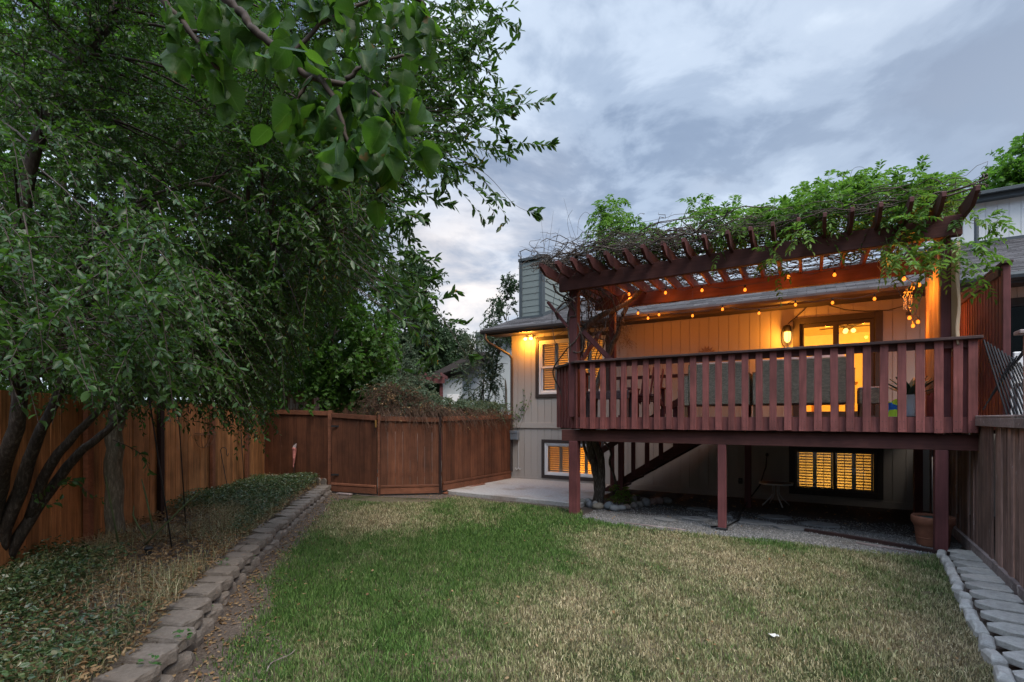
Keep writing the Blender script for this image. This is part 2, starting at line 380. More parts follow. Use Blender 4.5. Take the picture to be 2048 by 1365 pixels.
def join(parts):
    Vs = []; G = {}; off = 0
    for V, gs in parts:
        Vs.append(V)
        for g in gs: G.setdefault(g.shape[1], []).append(g+off)
        off += len(V)
    return np.concatenate(Vs), [np.concatenate(x) for x in G.values()]
def tubes(paths, r0, r1, n=3):
    """paths (S,K,3) -> thin tapered tubes"""
    S, K, _ = paths.shape
    t = nrm(np.gradient(paths, axis=1)); ref = np.array([.31, .17, .93])
    a = nrm(np.cross(t, ref)); b = np.cross(t, a)
    rr = (np.asarray(r0).reshape(-1, 1)*(1-np.linspace(0, 1, K))+np.asarray(r1).reshape(-1, 1)*np.linspace(0, 1, K))*np.ones((S, 1))
    an = 2*np.pi*np.arange(n)/n
    V = paths[:, :, None]+(a[:, :, None]*np.cos(an)[None, None, :, None]+b[:, :, None]*np.sin(an)[None, None, :, None])*rr[:, :, None, None]
    idx = np.arange(S*K*n).reshape(S, K, n)
    q = np.stack([idx[:, :-1], np.roll(idx, -1, 2)[:, :-1], np.roll(idx, -1, 2)[:, 1:], idx[:, 1:]], -1).reshape(-1, 4)
    return V.reshape(-1, 3), [q]
def spray_path(st, dr, ln, droop, t):
    p = st[:, None]+dr[:, None]*(ln[:, None]*t)[..., None]
    p = p.copy(); p[..., 2] -= (droop*ln)[:, None]*t**2
    return p
def sprays(st, dr, ln, droop, npl, leafL, leafW, tmpl, ang=.95, flat=0.0, hang=.25, up=.9, t0=.1, sizevar=.25, twig=None, pairs=False):
    S = len(st); st = np.asarray(st, float); dr = nrm(np.asarray(dr, float)); ln = np.ones(S)*ln; droop = np.ones(S)*droop
    k = np.arange(npl)
    if pairs: t = t0+(1-t0)*((k//2)+.5)/((npl+1)//2)
    else: t = t0+(1-t0)*(k+.6)/npl
    t = np.tile(t, (S, 1))
    if not pairs: t = t+rng.normal(0, .25/npl, t.shape)
    t = np.clip(t, 0, 1)
    pos = spray_path(st, dr, ln, droop, t)
    tan = np.repeat(dr[:, None], npl, 1).copy(); tan[..., 2] -= 2*droop[:, None]*t; tan = nrm(tan)
    side = nrm(np.cross(tan, np.array([.02, .03, 1.])))
    nn = np.cross(side, tan)
    sg = np.where(k % 2 == 0, 1., -1.)[None]*np.ones((S, 1))
    roll = rng.normal(0, .9*(1-flat)+.08, (S, npl))
    a = np.full((S, npl), ang)+rng.normal(0, .18, (S, npl))
    if pairs and npl % 2 == 1: a[:, -1] = .05
    out = (side*np.cos(roll)[..., None]+nn*np.sin(roll)[..., None])*sg[..., None]
    d = tan*np.cos(a)[..., None]+out*np.sin(a)[..., None]
    d[..., 2] -= hang*rng.uniform(.4, 1.5, (S, npl)); d = nrm(d)
    nor = nn*flat+np.array([0, 0, up])+rng.normal(0, .45*(1-flat)+.1, (S, npl, 3))
    L_ = leafL*(1+rng.uniform(-sizevar, sizevar, (S, npl))); W_ = leafW*(L_/leafL)*rng.uniform(.85, 1.15, (S, npl))
    lv = leaf_arrays(pos.reshape(-1, 3), d.reshape(-1, 3), nor.reshape(-1, 3), L_.ravel(), W_.ravel(), tmpl)
    tw = None
    if twig: tw = tubes(spray_path(st, dr, ln, droop, np.tile(np.linspace(0, 1, 6), (S, 1))), twig, twig*.4)
    return lv, tw
def in_ell(n, c, r, shell=.0):
    d = nrm(rng.normal(size=(n, 3))); q = rng.uniform(shell**3, 1, n)**(1/3)
    return np.array(c)+d*q[:, None]*np.array(r)
def proj(p): return HX+F*p[..., 0]/p[..., 1], HY-F*(p[..., 2]-CH)/p[..., 1]

# ================================================================== ground, lawn, gravel, patio
def sheet(name, pts, z, mat, frame='H', sub=0):
    me = bpy.data.meshes.new(name); pts = [P(*p[:2], z) if frame == 'H' else Vector((p[0], p[1], z)) for p in pts]
    me.from_pydata(pts, [], [list(range(len(pts)))]); me.materials.append(mat); me.update()
    o = bpy.data.objects.new(name, me); COL.objects.link(o); o['kind'] = 'structure'; return o
def soil_mat():
    t = NT('bare_soil'); v = t.coord(kind='Object')
    a = t.noise(v, 3, 6, .6); b = t.noise(v, 60, 5, .65)
    col = t.ramp(b, [(.3, (.055, .042, .034)), (.52, (.11, .086, .07)), (.75, (.19, .15, .12))])
    col = t.hsv(col, t.math('MULTIPLY_ADD', a, .8, .6))
    return t.end(t.bsdf(col, .95, t.bump(b, .6, .02), spec=.15))
def lawn_mat():
    t = NT('lawn_thatch'); v = t.coord(kind='Object')
    a = t.noise(v, 1.1, 5, .6); b = t.noise(v, 45, 5, .65)
    g = t.ramp(b, [(.3, (.022, .028, .012)), (.7, (.055, .065, .025))]); d = t.ramp(b, [(.3, (.06, .048, .03)), (.7, (.17, .14, .09))])
    col = t.mix(t.ramp(a, [(.42, (0, 0, 0)), (.56, (1, 1, 1))]), g, d)
    return t.end(t.bsdf(col, .95, t.bump(b, .7, .03), spec=.1))
def gravel_mat():
    t = NT('grey_gravel'); v = t.coord(kind='Object')
    vo = t.n('ShaderNodeTexVoronoi', inp={'Vector': v, 'Scale': 75.0})
    sepc = t.n('ShaderNodeSeparateColor', inp={0: vo.outputs['Color']}).outputs[0]
    col = t.ramp(sepc, [(0, (.05, .05, .052)), (.5, (.115, .115, .115)), (1, (.24, .235, .225))])
    a = t.noise(v, 1.4, 5, .6); col = t.mix(t.ramp(a, [(.45, (0, 0, 0)), (.7, (.6, .6, .6))]), col, (.08, .065, .05))
    return t.end(t.bsdf(col, .9, t.bump(vo.outputs['Distance'], .8, .012), spec=.2))
def concrete_mat(name, c, stain):
    t = NT(name); v = t.coord(kind='Object', jitter=True)
    a = t.noise(v, 1.1, 6, .62); b = t.noise(v, 90, 4, .7)
    col = t.ramp(b, [(.3, sc3(c, .86)), (.7, sc3(c, 1.1))])
    col = t.mix(t.ramp(a, [(.5, (0, 0, 0)), (.72, (.75, .75, .75))]), col, stain)
    c2 = t.noise(v, 22, 5, .7); col = t.hsv(col, t.math('MULTIPLY_ADD', c2, 1.0, .5))
    return t.end(t.bsdf(col, .88, t.bump(t.math('ADD', b, t.math('MULTIPLY', c2, 1.5)), .6, .006), spec=.2))
M['soil'] = soil_mat(); M['lawn'] = lawn_mat(); M['gravel'] = gravel_mat()
M['slab'] = concrete_mat('patio_concrete', (.36, .34, .32), (.20, .14, .10))
M['block'] = concrete_mat('retaining_block_concrete', (.180, .150, .125), (.075, .060, .048))
M['paver'] = concrete_mat('pale_paver_concrete', (.42, .40, .365), (.24, .235, .22))
M['stone'] = plain('flagstone', (.13, .13, .128), .85, .3, 7, .4)
sheet('ground', [(-900, -900), (900, -900), (900, 900), (-900, 900)], -.03, M['soil'], 'W')
# stone line in the world frame (front face of the bed edging)
ST = np.array([(-2.02, 1.2), (-2.15, 2.6), (-2.25, 3.22), (-2.57, 4.12), (-2.95, 5.43), (-3.39, 7.3), (-4.28, 11.75)])
def stone_x(y): return np.interp(y, ST[:, 1], ST[:, 0])
lawn_poly = [tuple(p) for p in ST[:-1]]+[(-4.1, 11.0)]+[tuple(P(*q)[:2]) for q in ((-8.0, 8.25), (-6.9, 8.62), (-3.6, 8.62), (-3.3, 7.98), (-2.66, 7.72), (-1.1, 7.78), (.8, 7.8), (1.42, 7.95), (1.02, 4.2), (.75, 1.0))]+[(1.5, -1.5), (-1.9, -1.5)]
sheet('lawn', lawn_poly, 0.0, M['lawn'], 'W')
M['dirt'] = plain('dirt_with_shade', (.040, .031, .026), .95, .4, 30, .5)  # real dirt, toned darker to carry the shade under the deck
ys_ = np.linspace(1.0, 11.6, 60)
sheet('soil_strip', [(stone_x(y)-.15, y) for y in ys_[::-1]]+[(stone_x(y)+.62+.14*math.sin(2.3*y)+.07*math.sin(7.1*y+1), y) for y in ys_], .0035, M['soil'], 'W')
sheet('soil_patch', [(-9.6, 7.9), (-8.4, 7.75), (-7.6, 7.95), (-6.6, 8.3), (-5.6, 8.5), (-3.8, 8.5), (-3.6, 8.95), (-7.2, 9.3), (-9.4, 8.6)], .003, M['soil'])
sheet('gravel', [(-3.45, 8.0), (-2.66, 7.66), (-1.1, 7.74), (.8, 7.76), (1.5, 7.98), (1.80, 8.9), (.6, 9.15), (-.4, 8.95), (-1.4, 9.2), (-2.4, 8.75), (-3.2, 8.7)], .006, M['gravel'])
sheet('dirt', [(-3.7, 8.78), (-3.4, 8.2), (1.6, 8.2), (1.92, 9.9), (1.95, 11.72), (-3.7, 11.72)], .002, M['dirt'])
pt = MB(); pt.prism([(-7.22, 9.1, -.02), (-6.9, 8.86, -.02), (-3.72, 8.79, -.02), (-3.72, 11.71, -.02), (-7.0, 11.71, -.02)], (0, 0, .10))
o = pt.build('patio', M['slab'], org=(-5.4, 10, 0), bev=.008); o['kind'] = 'structure'
# raised bed behind the edging
FL = np.array([(-4.66, 3.4), (-4.93, 4.81), (-5.06, 5.48), (-5.27, 6.49), (-5.51, 7.83), (-6.24, 12.62)])   # left fence line, world
def fence_x(y): return np.interp(y, FL[:, 1], FL[:, 0])
bd = MB(); ys = np.linspace(1.2, 12.3, 40)
vs = []
for y in ys:
    x0, x1 = fence_x(y)-.2, stone_x(y)-.1
    for k in range(9):
        q = k/8; vs.append((x0+(x1-x0)*q, y, .15+.05*math.sin(y*2.1+k)+.03*math.sin(5*y+2*k)+(0 if k < 8 else -.02)))
bd.add(vs, [(i*9+k, i*9+k+1, (i+1)*9+k+1, (i+1)*9+k) for i in range(len(ys)-1) for k in range(8)])
o = bd.build('garden_bed', M['soil'], frame='W', smooth=True); o['kind'] = 'structure'
# ================================================================== townhouse
WV = 11.72
def siding(mb, u0, u1, v, z0, z1, holes, pitch=.203, gap=.011, dep=.014, phase=0.0):
    def spans(a, b):
        iv = [(z0, z1)]
        for (ha, hb, hc, hd) in holes:
            if ha < b-1e-6 and hb > a+1e-6:
                nv = []
                for p, q in iv:
                    if hc > p: nv.append((p, min(q, hc)))
                    if hd < q: nv.append((max(p, hd), q))
                iv = [x for x in nv if x[1]-x[0] > 1e-3]
        return iv
    cuts = sorted({u0, u1} | {h for hh in holes for h in hh[:2] if u0 < h < u1})
    for a, b in zip(cuts, cuts[1:]):                       # backing wall
        for p, q in spans(a+1e-4, b-1e-4): mb.box(a, b, v+dep, v+.13, p, q)
    e = u0+phase
    ed = []
    while e < u1: ed.append((max(e, u0), min(e+pitch-gap, u1))); e += pitch
    for a, b in ed:
        cc = sorted({a, b} | {h for hh in holes for h in hh[:2] if a < h < b})
        for p_, q_ in zip(cc, cc[1:]):
            for p, q in spans(p_+1e-4, q_-1e-4): mb.box(p_, q_, v, v+dep+.004, p, q)
HU0 = -6.97
house = thing('townhouse', 'beige two storey townhouse with lit windows behind the red deck', 'house', (HU0, WV, 0))
UW = (-6.13, -4.28, 2.33, 3.74); LW = (-5.96, -4.42, .22, 1.06); RW = (-.25, 1.11, .26, 1.06); DR = (-.16, 1.08, 1.76, 3.61)
mb = MB(); siding(mb, HU0, 1.90, WV, 0.13, 3.98, [UW, LW, RW, DR])
mb.box(HU0, HU0+.02, WV+.131, 19, .13, 3.98)               # left end wall
mb.build('wall', M['siding'], house)
mb = MB(); mb.box(HU0-.01, 1.9, WV-.012, WV+.1, -.03, .128); mb.build('foundation_board', M['siding'], house)
mb = MB(); mb.box(HU0-.005, -3.6, WV-.03, WV-.001, 1.44, 1.58); mb.build('trim_band', M['siding'], house, bev=.004)
# interior box
mb = MB()
mb.box(-1.6, 2.6, WV+.14, 17.4, 1.70, 1.74)
mb.mi = 1
mb.box(-1.6, 2.6, WV+.14, 17.4, 4.02, 4.05)
mb.mi = 0
mb.box(-1.6, -1.58, WV+.14, 17.4, 1.74, 4.02); mb.box(2.58, 2.6, WV+.14, 17.4, 1.74, 4.02); mb.box(-1.58, 2.58, 17.36, 17.4, 1.74, 4.02)
mb.box(-1.58, 2.58, 16.4, 17.359, 3.70, 4.019)           # soffit over the far end
mb.build('room', [M['room'], M['ceil']], house)
def plight(name, loc, energy, color, rad=.05, parent=None, kind='POINT'):
    l = bpy.data.lights.new(name, kind); l.energy = energy; l.color = color
    if kind == 'AREA': l.shape = 'SQUARE'; l.size = rad
    else: l.shadow_soft_size = rad
    o = bpy.data.objects.new(name, l); COL.objects.link(o)
    if parent is not None:
        o.parent = parent; g = ORG[parent]; o.location = (loc[0]-g[0], loc[1]-g[1], loc[2]-g[2])
    else: o.location = P(*loc)
    if kind == 'AREA': o.rotation_euler = (R(90), 0, 0)      # shines into the room, away from the yard
    return o
WARM = (1, .37, .035)
for q in (-.9, .9, 1.9): plight('room_lamp', (q, WV+.3, 3.5), 36, WARM, .5, house, 'AREA')
M['lit'] = emit('lit_lamp_glass', (1, .50, .11), 1.5)
M['litw'] = emit('flood_lamp_glass', (1, .60, .18), 2.5)
# windows
def shut_room(u0, u1, z0, z1, e, colr=None):
    r = MB(); d0, d1 = WV+.135, WV+1.3
    r.box(u0-.2, u1+.2, d1, d1+.02, z0-.2, z1+.2); r.box(u0-.22, u0-.2, d0, d1, z0-.2, z1+.2); r.box(u1+.2, u1+.22, d0, d1, z0-.2, z1+.2)
    r.box(u0-.2, u1+.2, d0, d1, z0-.22, z0-.2); r.box(u0-.2, u1+.2, d0, d1, z1+.2, z1+.22)
    r.build('room', M['room'], house)
    plight('room_lamp', ((u0+u1)/2, WV+.18, z0-.08), e*.8, colr or WARM, .2, house, 'AREA')
def casing(mb, u0, u1, z0, z1, w_, pr=.03, sill=True):
    mb.box(u0-w_, u0, WV-pr, WV+.05, z0-w_, z1+w_); mb.box(u1, u1+w_, WV-pr, WV+.05, z0-w_, z1+w_)
    mb.box(u0, u1, WV-pr, WV+.05, z1, z1+w_); mb.box(u0, u1, WV-pr, WV+.05, z0-w_, z0)
def ring(mb, u0, u1, z0, z1, w_, v0, v1):
    mb.box(u0, u0+w_, v0, v1, z0, z1); mb.box(u1-w_, u1, v0, v1, z0, z1); mb.box(u0+w_, u1-w_, v0, v1, z1-w_, z1); mb.box(u0+w_, u1-w_, v0, v1, z0, z0+w_)
def louvres(mb, u0, u1, z0, z1, v, pitch, tilt, wd):
    n = int((z1-z0)/pitch); pitch = (z1-z0)/n; c, s_ = math.cos(tilt)*wd/2, math.sin(tilt)*wd/2
    for i in range(n):
        z = z0+pitch*(i+.5)
        mb.bar((u0, v, z), (u1, v, z), wd, .008, (0, math.sin(tilt), math.cos(tilt)))
# upper left window: two double hung units with blinds
win = MB(); casing(win, UW[0], UW[1], UW[2], UW[3], .095); win = win.build('window', M['trim'], house, bev=.004)
um = (UW[0]+UW[1])/2
fr = MB(); bl = MB(); pa = MB(); st_ = MB()
for a, b in ((UW[0], um), (um, UW[1])):
    ring(fr, a, b, UW[2], UW[3], .055, WV-.012, WV+.09)
    zm = 3.02
    ring(fr, a+.055, b-.055, zm-.01, UW[3]-.055, .04, WV+.004, WV+.05); ring(fr, a+.055, b-.055, UW[2]+.055, zm+.05, .045, WV+.03, WV+.078)
    pa.box(a+.09, b-.09, WV+.03, WV+.034, zm, UW[3]-.09); pa.box(a+.09, b-.09, WV+.055, WV+.059, UW[2]+.09, zm)
    mid = (a+b)/2
    for p, q in ((a+.06, mid), (mid, b-.06)):
        ring(st_, p, q, UW[2]+.05, UW[3]-.05, .045, WV+.10, WV+.128)
        louvres(bl, p+.047, q-.047, UW[2]+.10, zm-.03, WV+.115, .058, R(52), .056); louvres(bl, p+.047, q-.047, zm+.03, UW[3]-.10, WV+.115, .058, R(28), .056)
        st_.box(p+.045, q-.045, WV+.10, WV+.128, zm-.03, zm+.03)
fr.build('window_frame', M['white'], win, bev=.004); pa.build('pane', M['pane'], win); bl.build('louvres', M['shutter'], win); st_.build('shutter_frame', M['shutter'], win)
shut_room(UW[0], UW[1], UW[2], UW[3], 24)
# lower left slider
win = MB(); casing(win, LW[0], LW[1], LW[2], LW[3], .085); win = win.build('window', M['trim'], house, bev=.004)
fr = MB(); bl = MB(); pa = MB(); st_ = MB(); um = (LW[0]+LW[1])/2
ring(fr, LW[0], LW[1], LW[2], LW[3], .05, WV-.012, WV+.09)
for a, b, v in ((LW[0]+.05, um+.02, WV+.006), (um-.02, LW[1]-.05, WV+.034)):
    ring(fr, a, b, LW[2]+.05, LW[3]-.05, .035, v, v+.026); pa.box(a+.035, b-.035, v+.011, v+.015, LW[2]+.085, LW[3]-.085)
    mid = (a+b)/2
    for p, q in ((a, mid), (mid, b)):
        ring(st_, p, q, LW[2]+.03, LW[3]-.03, .04, WV+.10, WV+.128); louvres(bl, p+.042, q-.042, LW[2]+.075, LW[3]-.075, WV+.115, .055, R(55 if a < um-.2 else 25), .054)
fr.build('window_frame', M['white'], win, bev=.004); pa.build('pane', M['pane'], win); bl.build('louvres', M['shutter'], win); st_.build('shutter_frame', M['shutter'], win)
shut_room(LW[0], LW[1], LW[2], LW[3], 12)
# lower right window under the deck
win = MB(); casing(win, RW[0], RW[1], RW[2], RW[3], .10); win = win.build('window', M['trim'], house, bev=.004)
fr = MB(); bl = MB(); pa = MB(); st_ = MB(); um = (RW[0]+RW[1])/2
ring(fr, RW[0], RW[1], RW[2], RW[3], .045, WV-.01, WV+.09); fr.box(um-.02, um+.02, WV+.004, WV+.06, RW[2]+.045, RW[3]-.045)
for a, b in ((RW[0]+.045, um-.02), (um+.02, RW[1]-.045)):
    pa.box(a, b, WV+.03, WV+.034, RW[2]+.045, RW[3]-.045)
    mid = (a+b)/2
    for p, q in ((a, mid), (mid, b)):
        ring(st_, p, q, RW[2]+.02, RW[3]-.02, .035, WV+.10, WV+.128); louvres(bl, p+.037, q-.037, RW[2]+.06, RW[3]-.06, WV+.115, .055, R(32), .052)
        st_.box((p+q)/2-.006, (p+q)/2+.006, WV+.085, WV+.092, RW[2]+.06, RW[3]-.06)
fr.build('window_frame', M['gutter'], win, bev=.004); pa.build('pane', M['pane'], win); bl.build('louvres', M['shutter'], win); st_.build('shutter_frame', M['shutter'], win)
shut_room(RW[0], RW[1], RW[2], RW[3], 5.5, (1, .52, .09))
# sliding patio door
door = MB(); casing(door, DR[0], DR[1], DR[2], DR[3], .12); door = door.build('patio_door', M['trim'], house, bev=.004)
fr = MB(); pa = MB(); dm = .46
for a, b, v in ((DR[0], dm+.05, WV+.05), (dm-.05, DR[1], WV+.01)):
    ring(fr, a, b, DR[2], DR[3], .075, v, v+.036); pa.box(a+.075, b-.075, v+.016, v+.02, DR[2]+.075, DR[3]-.075)
fr.build('door_frame', M['trim'], door, bev=.003); pa.build('pane', M['pane'], door)
hd = MB(); hd.box(dm-.02, dm+.01, WV-.02, WV+.009, 2.7, 2.95); hd.build('handle', M['darkm'], door, bev=.004)
th = MB(); th.box(DR[0], DR[1], WV-.05, WV+.0, 1.725, 1.759); th.build('threshold', M['gutter'], door)
# roof
RS = .35; EV, EZ = 11.12, 4.02
def shingle_mat():
    t = NT('asphalt_shingles'); tcn = t.n('ShaderNodeTexCoord').outputs['Object']
    br = t.n('ShaderNodeTexBrick', inp={'Vector': tcn, 'Scale': 1.0, 'Brick Width': .33, 'Row Height': .155, 'Mortar Size': .004, 'Color1': (.30, .30, .30, 1), 'Color2': (.75, .75, .75, 1), 'Mortar': (.05, .05, .05, 1), 'Bias': 0.0})
    g = t.noise(t.coord(), 160, 3, .7)
    col = t.mix(1.0, br.outputs['Color'], t.ramp(g, [(.3, (.13, .125, .13)), (.7, (.26, .25, .26))]), 'MULTIPLY')
    return t.end(t.bsdf(col, .92, t.bump(g, .4, .004), spec=.15))
M['shingle'] = shingle_mat()
def roof_courses(mb, u0, u1, v0, v1, z0, s, step=.15, th_=.012):
    n = int((v1-v0)/step)
    for i in range(n):
        a, b = v0+i*step, v0+(i+1)*step+.03
        za, zb = z0+(a-v0)*s, z0+(b-v0)*s
        mb.add([(u0, a, za), (u1, a, za), (u1, b, zb-.012), (u0, b, zb-.012), (u0, a, za-th_-.012), (u1, a, za-th_-.012)], [(0, 1, 2, 3), (4, 5, 1, 0)])
rf = MB(); RU0 = -7.5
roof_courses(rf, RU0, 1.95, EV, 16.6, EZ+.05, RS)
n0 = len(rf.f)
rf.mi = 1
rf.prism([(RU0, EV, EZ-.11), (RU0, EV, EZ+.02), (RU0, 16.6, EZ+.02+RS*(16.6-EV)), (RU0, 16.6, EZ-.11+RS*(16.6-EV))], (.03, 0, 0))   # rake board
rf.prism([(RU0+.03, EV+.02, EZ-.03), (RU0+.03, EV+.02, EZ+.0), (RU0+.03, 16.6, EZ+RS*(16.6-EV)), (RU0+.03, 16.6, EZ-.03+RS*(16.6-EV))], (1.92-RU0, 0, 0))
rf.box(RU0+.03, 1.95, EV+.13, WV+.02, EZ-.085, EZ-.065)    # soffit
roof = rf.build('roof', [M['shingle'], M['trim']], house)
gt = MB(); prof = [(EV-.10, EZ+.035), (EV-.115, EZ-.01), (EV-.10, EZ-.06), (EV-.05, EZ-.085), (EV+.0, EZ-.085), (EV+.0, EZ+.03), (EV-.006, EZ+.03), (EV-.006, EZ-.078), (EV-.05, EZ-.078), (EV-.093, EZ-.055), (EV-.107, EZ-.01), (EV-.093, EZ+.03)]
gt.prism([(RU0-.02, v, z) for v, z in prof], (1.97-RU0, 0, 0)); gt.box(RU0-.025, RU0-.02, EV-.115, EV, EZ-.085, EZ+.035)
gt.box(RU0, 1.95, EV+.005, EV+.03, EZ-.12, EZ+.03)
gt.build('gutter', M['gutter'], house)
ds = MB(); ds.tube([(-7.40, EV-.05, EZ-.07), (-7.40, EV-.05, EZ-.20), (-7.36, EV+.03, EZ-.29), (-6.98, WV-.10, EZ-.60), (-6.945, WV-.045, EZ-.70), (-6.945, WV-.045, 2.0), (-6.945, WV-.045, .25)], .035, 8); ds.build('downspout', M['gutter'], house)
# chimney chase with lap siding
ch = MB(); c0, c1, w0, w1, ct = -7.22, -6.50, 12.62, 14.6, 6.22
ch.box(c0+.02, c1-.02, w0+.02, w1, 4.2, ct)
z = 4.2
while z < ct-.15:
    for a, b, ax in ((c0, c1, 0),):
        ch.add([(c0+.0, w0+.002, z+.18), (c1, w0+.002, z+.18), (c1, w0-.008, z), (c0, w0-.008, z)], [(0, 3, 2, 1)]); ch.add([(c0, w0-.008, z), (c1, w0-.008, z), (c1, w0+.01, z), (c0, w0+.01, z)], [(0, 1, 2, 3)])
        ch.add([(c1-.002, w0, z+.18), (c1-.002, w1, z+.18), (c1+.014, w1, z), (c1+.014, w0, z)], [(0, 3, 2, 1)]); ch.add([(c1+.014, w0, z), (c1+.014, w1, z), (c1-.01, w1, z), (c1-.01, w0, z)], [(0, 1, 2, 3)])
    z += .18
chim = ch.build('chimney', M['lap'], house)
ct_ = MB()
for u in (c0-.02, c1-.075): ct_.box(u, u+.10, w0-.03, w0+.04, 4.2, ct+.02)
ct_.box(c1-.02, c1+.03, w0+.041, w0+.13, 4.2, ct+.02)
ct_.box(c0-.04, c1+.05, w0-.05, w1+.02, ct+.02, ct+.10); ct_.build('corner_trim', M['trimb'], chim, bev=.004)
cp = MB(); cp.lathe([(.14, ct+.10), (.14, ct+.19), (.24, ct+.21), (.26, ct+.25), (.06, ct+.30)], (c1-.28, w0+.55, 0), 20); cp.build('chimney_cap', M['darkm'], chim)
fl = MB(); fl.box(c0-.06, c1+.08, w0-.10, w0-.035, 4.40, 4.62); fl.prism([(c1+.032, w0-.1, 4.42), (c1+.032, w0-.1, 4.66), (c1+.032, w1, 4.66+RS*2.08), (c1+.032, w1, 4.42+RS*2.08)], (.02, 0, 0)); fl.build('flashing', M['trimb'], chim)
# twin flood lamp, lantern, plaque, meter box, hose, outlet
fl = thing('flood_light', 'twin flood light glowing under the eave beside the upper left window', 'flood light', (-6.37, WV, 3.86))
b = MB(); b.box(-6.43, -6.31, WV-.035, WV-.002, 3.80, 3.92); b.build('back_plate', M['white'], fl, bev=.006)
for du, n_ in ((-.09, 0), (.08, 1)):
    b = MB(); b.tube([(-6.37+du*.4, WV-.04, 3.86), (-6.37+du, WV-.10, 3.84), (-6.37+du, WV-.125, 3.825)], [.012, .02, .035], 10); b.build('lamp_arm', M['white'], fl, smooth=True)
    b = MB(); b.ball((-6.37+du, WV-.15, 3.80), .048, 12, 8, .8); b.build('lamp', M['litw'], fl, smooth=True)
    plight('flood_lamp', (-6.37+du, WV-.24, 3.74), 10.0, (1, .37, .04), .05, fl)
la = thing('wall_lantern', 'lit bell shaped lantern on the wall left of the patio door', 'wall lamp', (-.375, WV, 3.45))
b = MB(); b.lathe([(.001, .0), (.05, .01), (.05, .02)], (-.375, WV-.012, 3.52), 14); b.box(-.415, -.335, WV-.022, WV-.002, 3.42, 3.60); b.tube([(-.375, WV-.02, 3.55), (-.375, WV-.08, 3.60), (-.375, WV-.13, 3.58)], .012, 8); b.build('bracket', M['darkm'], la)
b = MB(); b.lathe([(.012, 3.60), (.05, 3.585), (.07, 3.54), (.078, 3.47), (.082, 3.455), (.06, 3.45)], (-.375, WV-.13, 0), 20); b.build('lamp_hood', M['darkm'], la, smooth=True)
b = MB(); b.lathe([(.06, 3.45), (.063, 3.36), (.055, 3.29), (.03, 3.245), (.004, 3.235)], (-.375, WV-.13, 0), 20); b.build('lamp_glass', M['lit'], la, smooth=True)
b = MB(); b.lathe([(.012, 3.236), (.016, 3.225), (.006, 3.21), (.002, 3.19)], (-.375, WV-.13, 0), 10)
for k in range(4):
    a = math.pi/2*k+.4; b.tube([(-.375+math.cos(a)*r_, WV-.13+math.sin(a)*r_, z_) for r_, z_ in ((.071, 3.45), (.072, 3.35), (.06, 3.275), (.012, 3.23))], .004, 5)
b.build('cage', M['darkm'], la)
plight('lantern_lamp', (-.375, WV-.27, 3.33), 15.0, (1, .33, .03), .05, la)
sn = thing('sun_plaque', 'round terracotta sun face plaque on the beige wall above the sofa', 'wall plaque', (-1.94, WV, 3.12))
b = MB()
for r0_, r1_, y_ in ((.0, .075, .03), (.085, .12, .022)):
    pr_ = [(max(r0_, .001), WV-y_), (r1_, WV-y_), (r1_, WV-.004)]
    for k in range(24):
        a0, a1 = 2*math.pi*k/24, 2*math.pi*(k+1)/24
        for (ra, ya), (rb, yb) in zip(pr_, pr_[1:]):
            b.add([(-1.94+ra*math.cos(a0), ya, 3.12+ra*math.sin(a0)), (-1.94+ra*math.cos(a1), ya, 3.12+ra*math.sin(a1)), (-1.94+rb*math.cos(a1), yb, 3.12+rb*math.sin(a1)), (-1.94+rb*math.cos(a0), yb, 3.12+rb*math.sin(a0))], [(0, 3, 2, 1)])
for k in range(14):
    a = 2*math.pi*k/14; ca, sa = math.cos(a), math.sin(a)
    b.prism([(-1.94+.125*ca-.02*sa, WV-.02, 3.12+.125*sa+.02*ca), (-1.94+.125*ca+.02*sa, WV-.02, 3.12+.125*sa-.02*ca), (-1.94+.19*ca, WV-.02, 3.12+.19*sa)], (0, .016, 0))
M['terra'] = plain('terracotta', (.20, .078, .045), .8, .2, 9, .2)
M['plaque'] = plain('plaque_clay', (.25, .17, .13), .8, .2, 9, .2)
b.build('face', M['plaque'], sn)
ub = thing('meter_box', 'small grey blue utility box on the house corner', 'utility box', (-6.83, WV, 1.2))
M['ubox'] = plain('utility_box_paint', (.16, .19, .225), .5, .08, 20)
b = MB(); b.box(-6.95, -6.72, WV-.13, WV-.002, 1.12, 1.36); b.build('box', M['ubox'], ub, bev=.01)
b = MB(); b.box(-6.96, -6.71, WV-.14, WV-.131, 1.30, 1.372); b.build('lid', M['ubox'], ub, bev=.004)
b = MB(); b.tube([(-6.74, WV-.015, 1.12), (-6.74, WV-.015, .45), (-6.74, WV-.02, .36), (-6.80, WV-.03, .31), (-6.83, WV-.03, .36)], .008, 6); b.tube([(-6.74, WV-.02, .36), (-6.69, WV-.03, .31), (-6.66, WV-.03, .36)], .008, 6); b.build('conduit', M['sidingn'], ub)
b = MB(); b.box(-1.30, -1.22, WV-.03, WV-.001, .30, .42); b.tube([(-1.26, WV-.03, .37), (-1.26, WV-.10, .37)], .02, 8); b.lathe([(.045, 0), (.045, .015)], (-1.26, WV-.11, .36), 12)
tag(b.build('outdoor_tap', M['darkm'], org=(-1.26, WV, .36)), 'small dark outdoor tap low on the wall beneath the deck', 'tap')
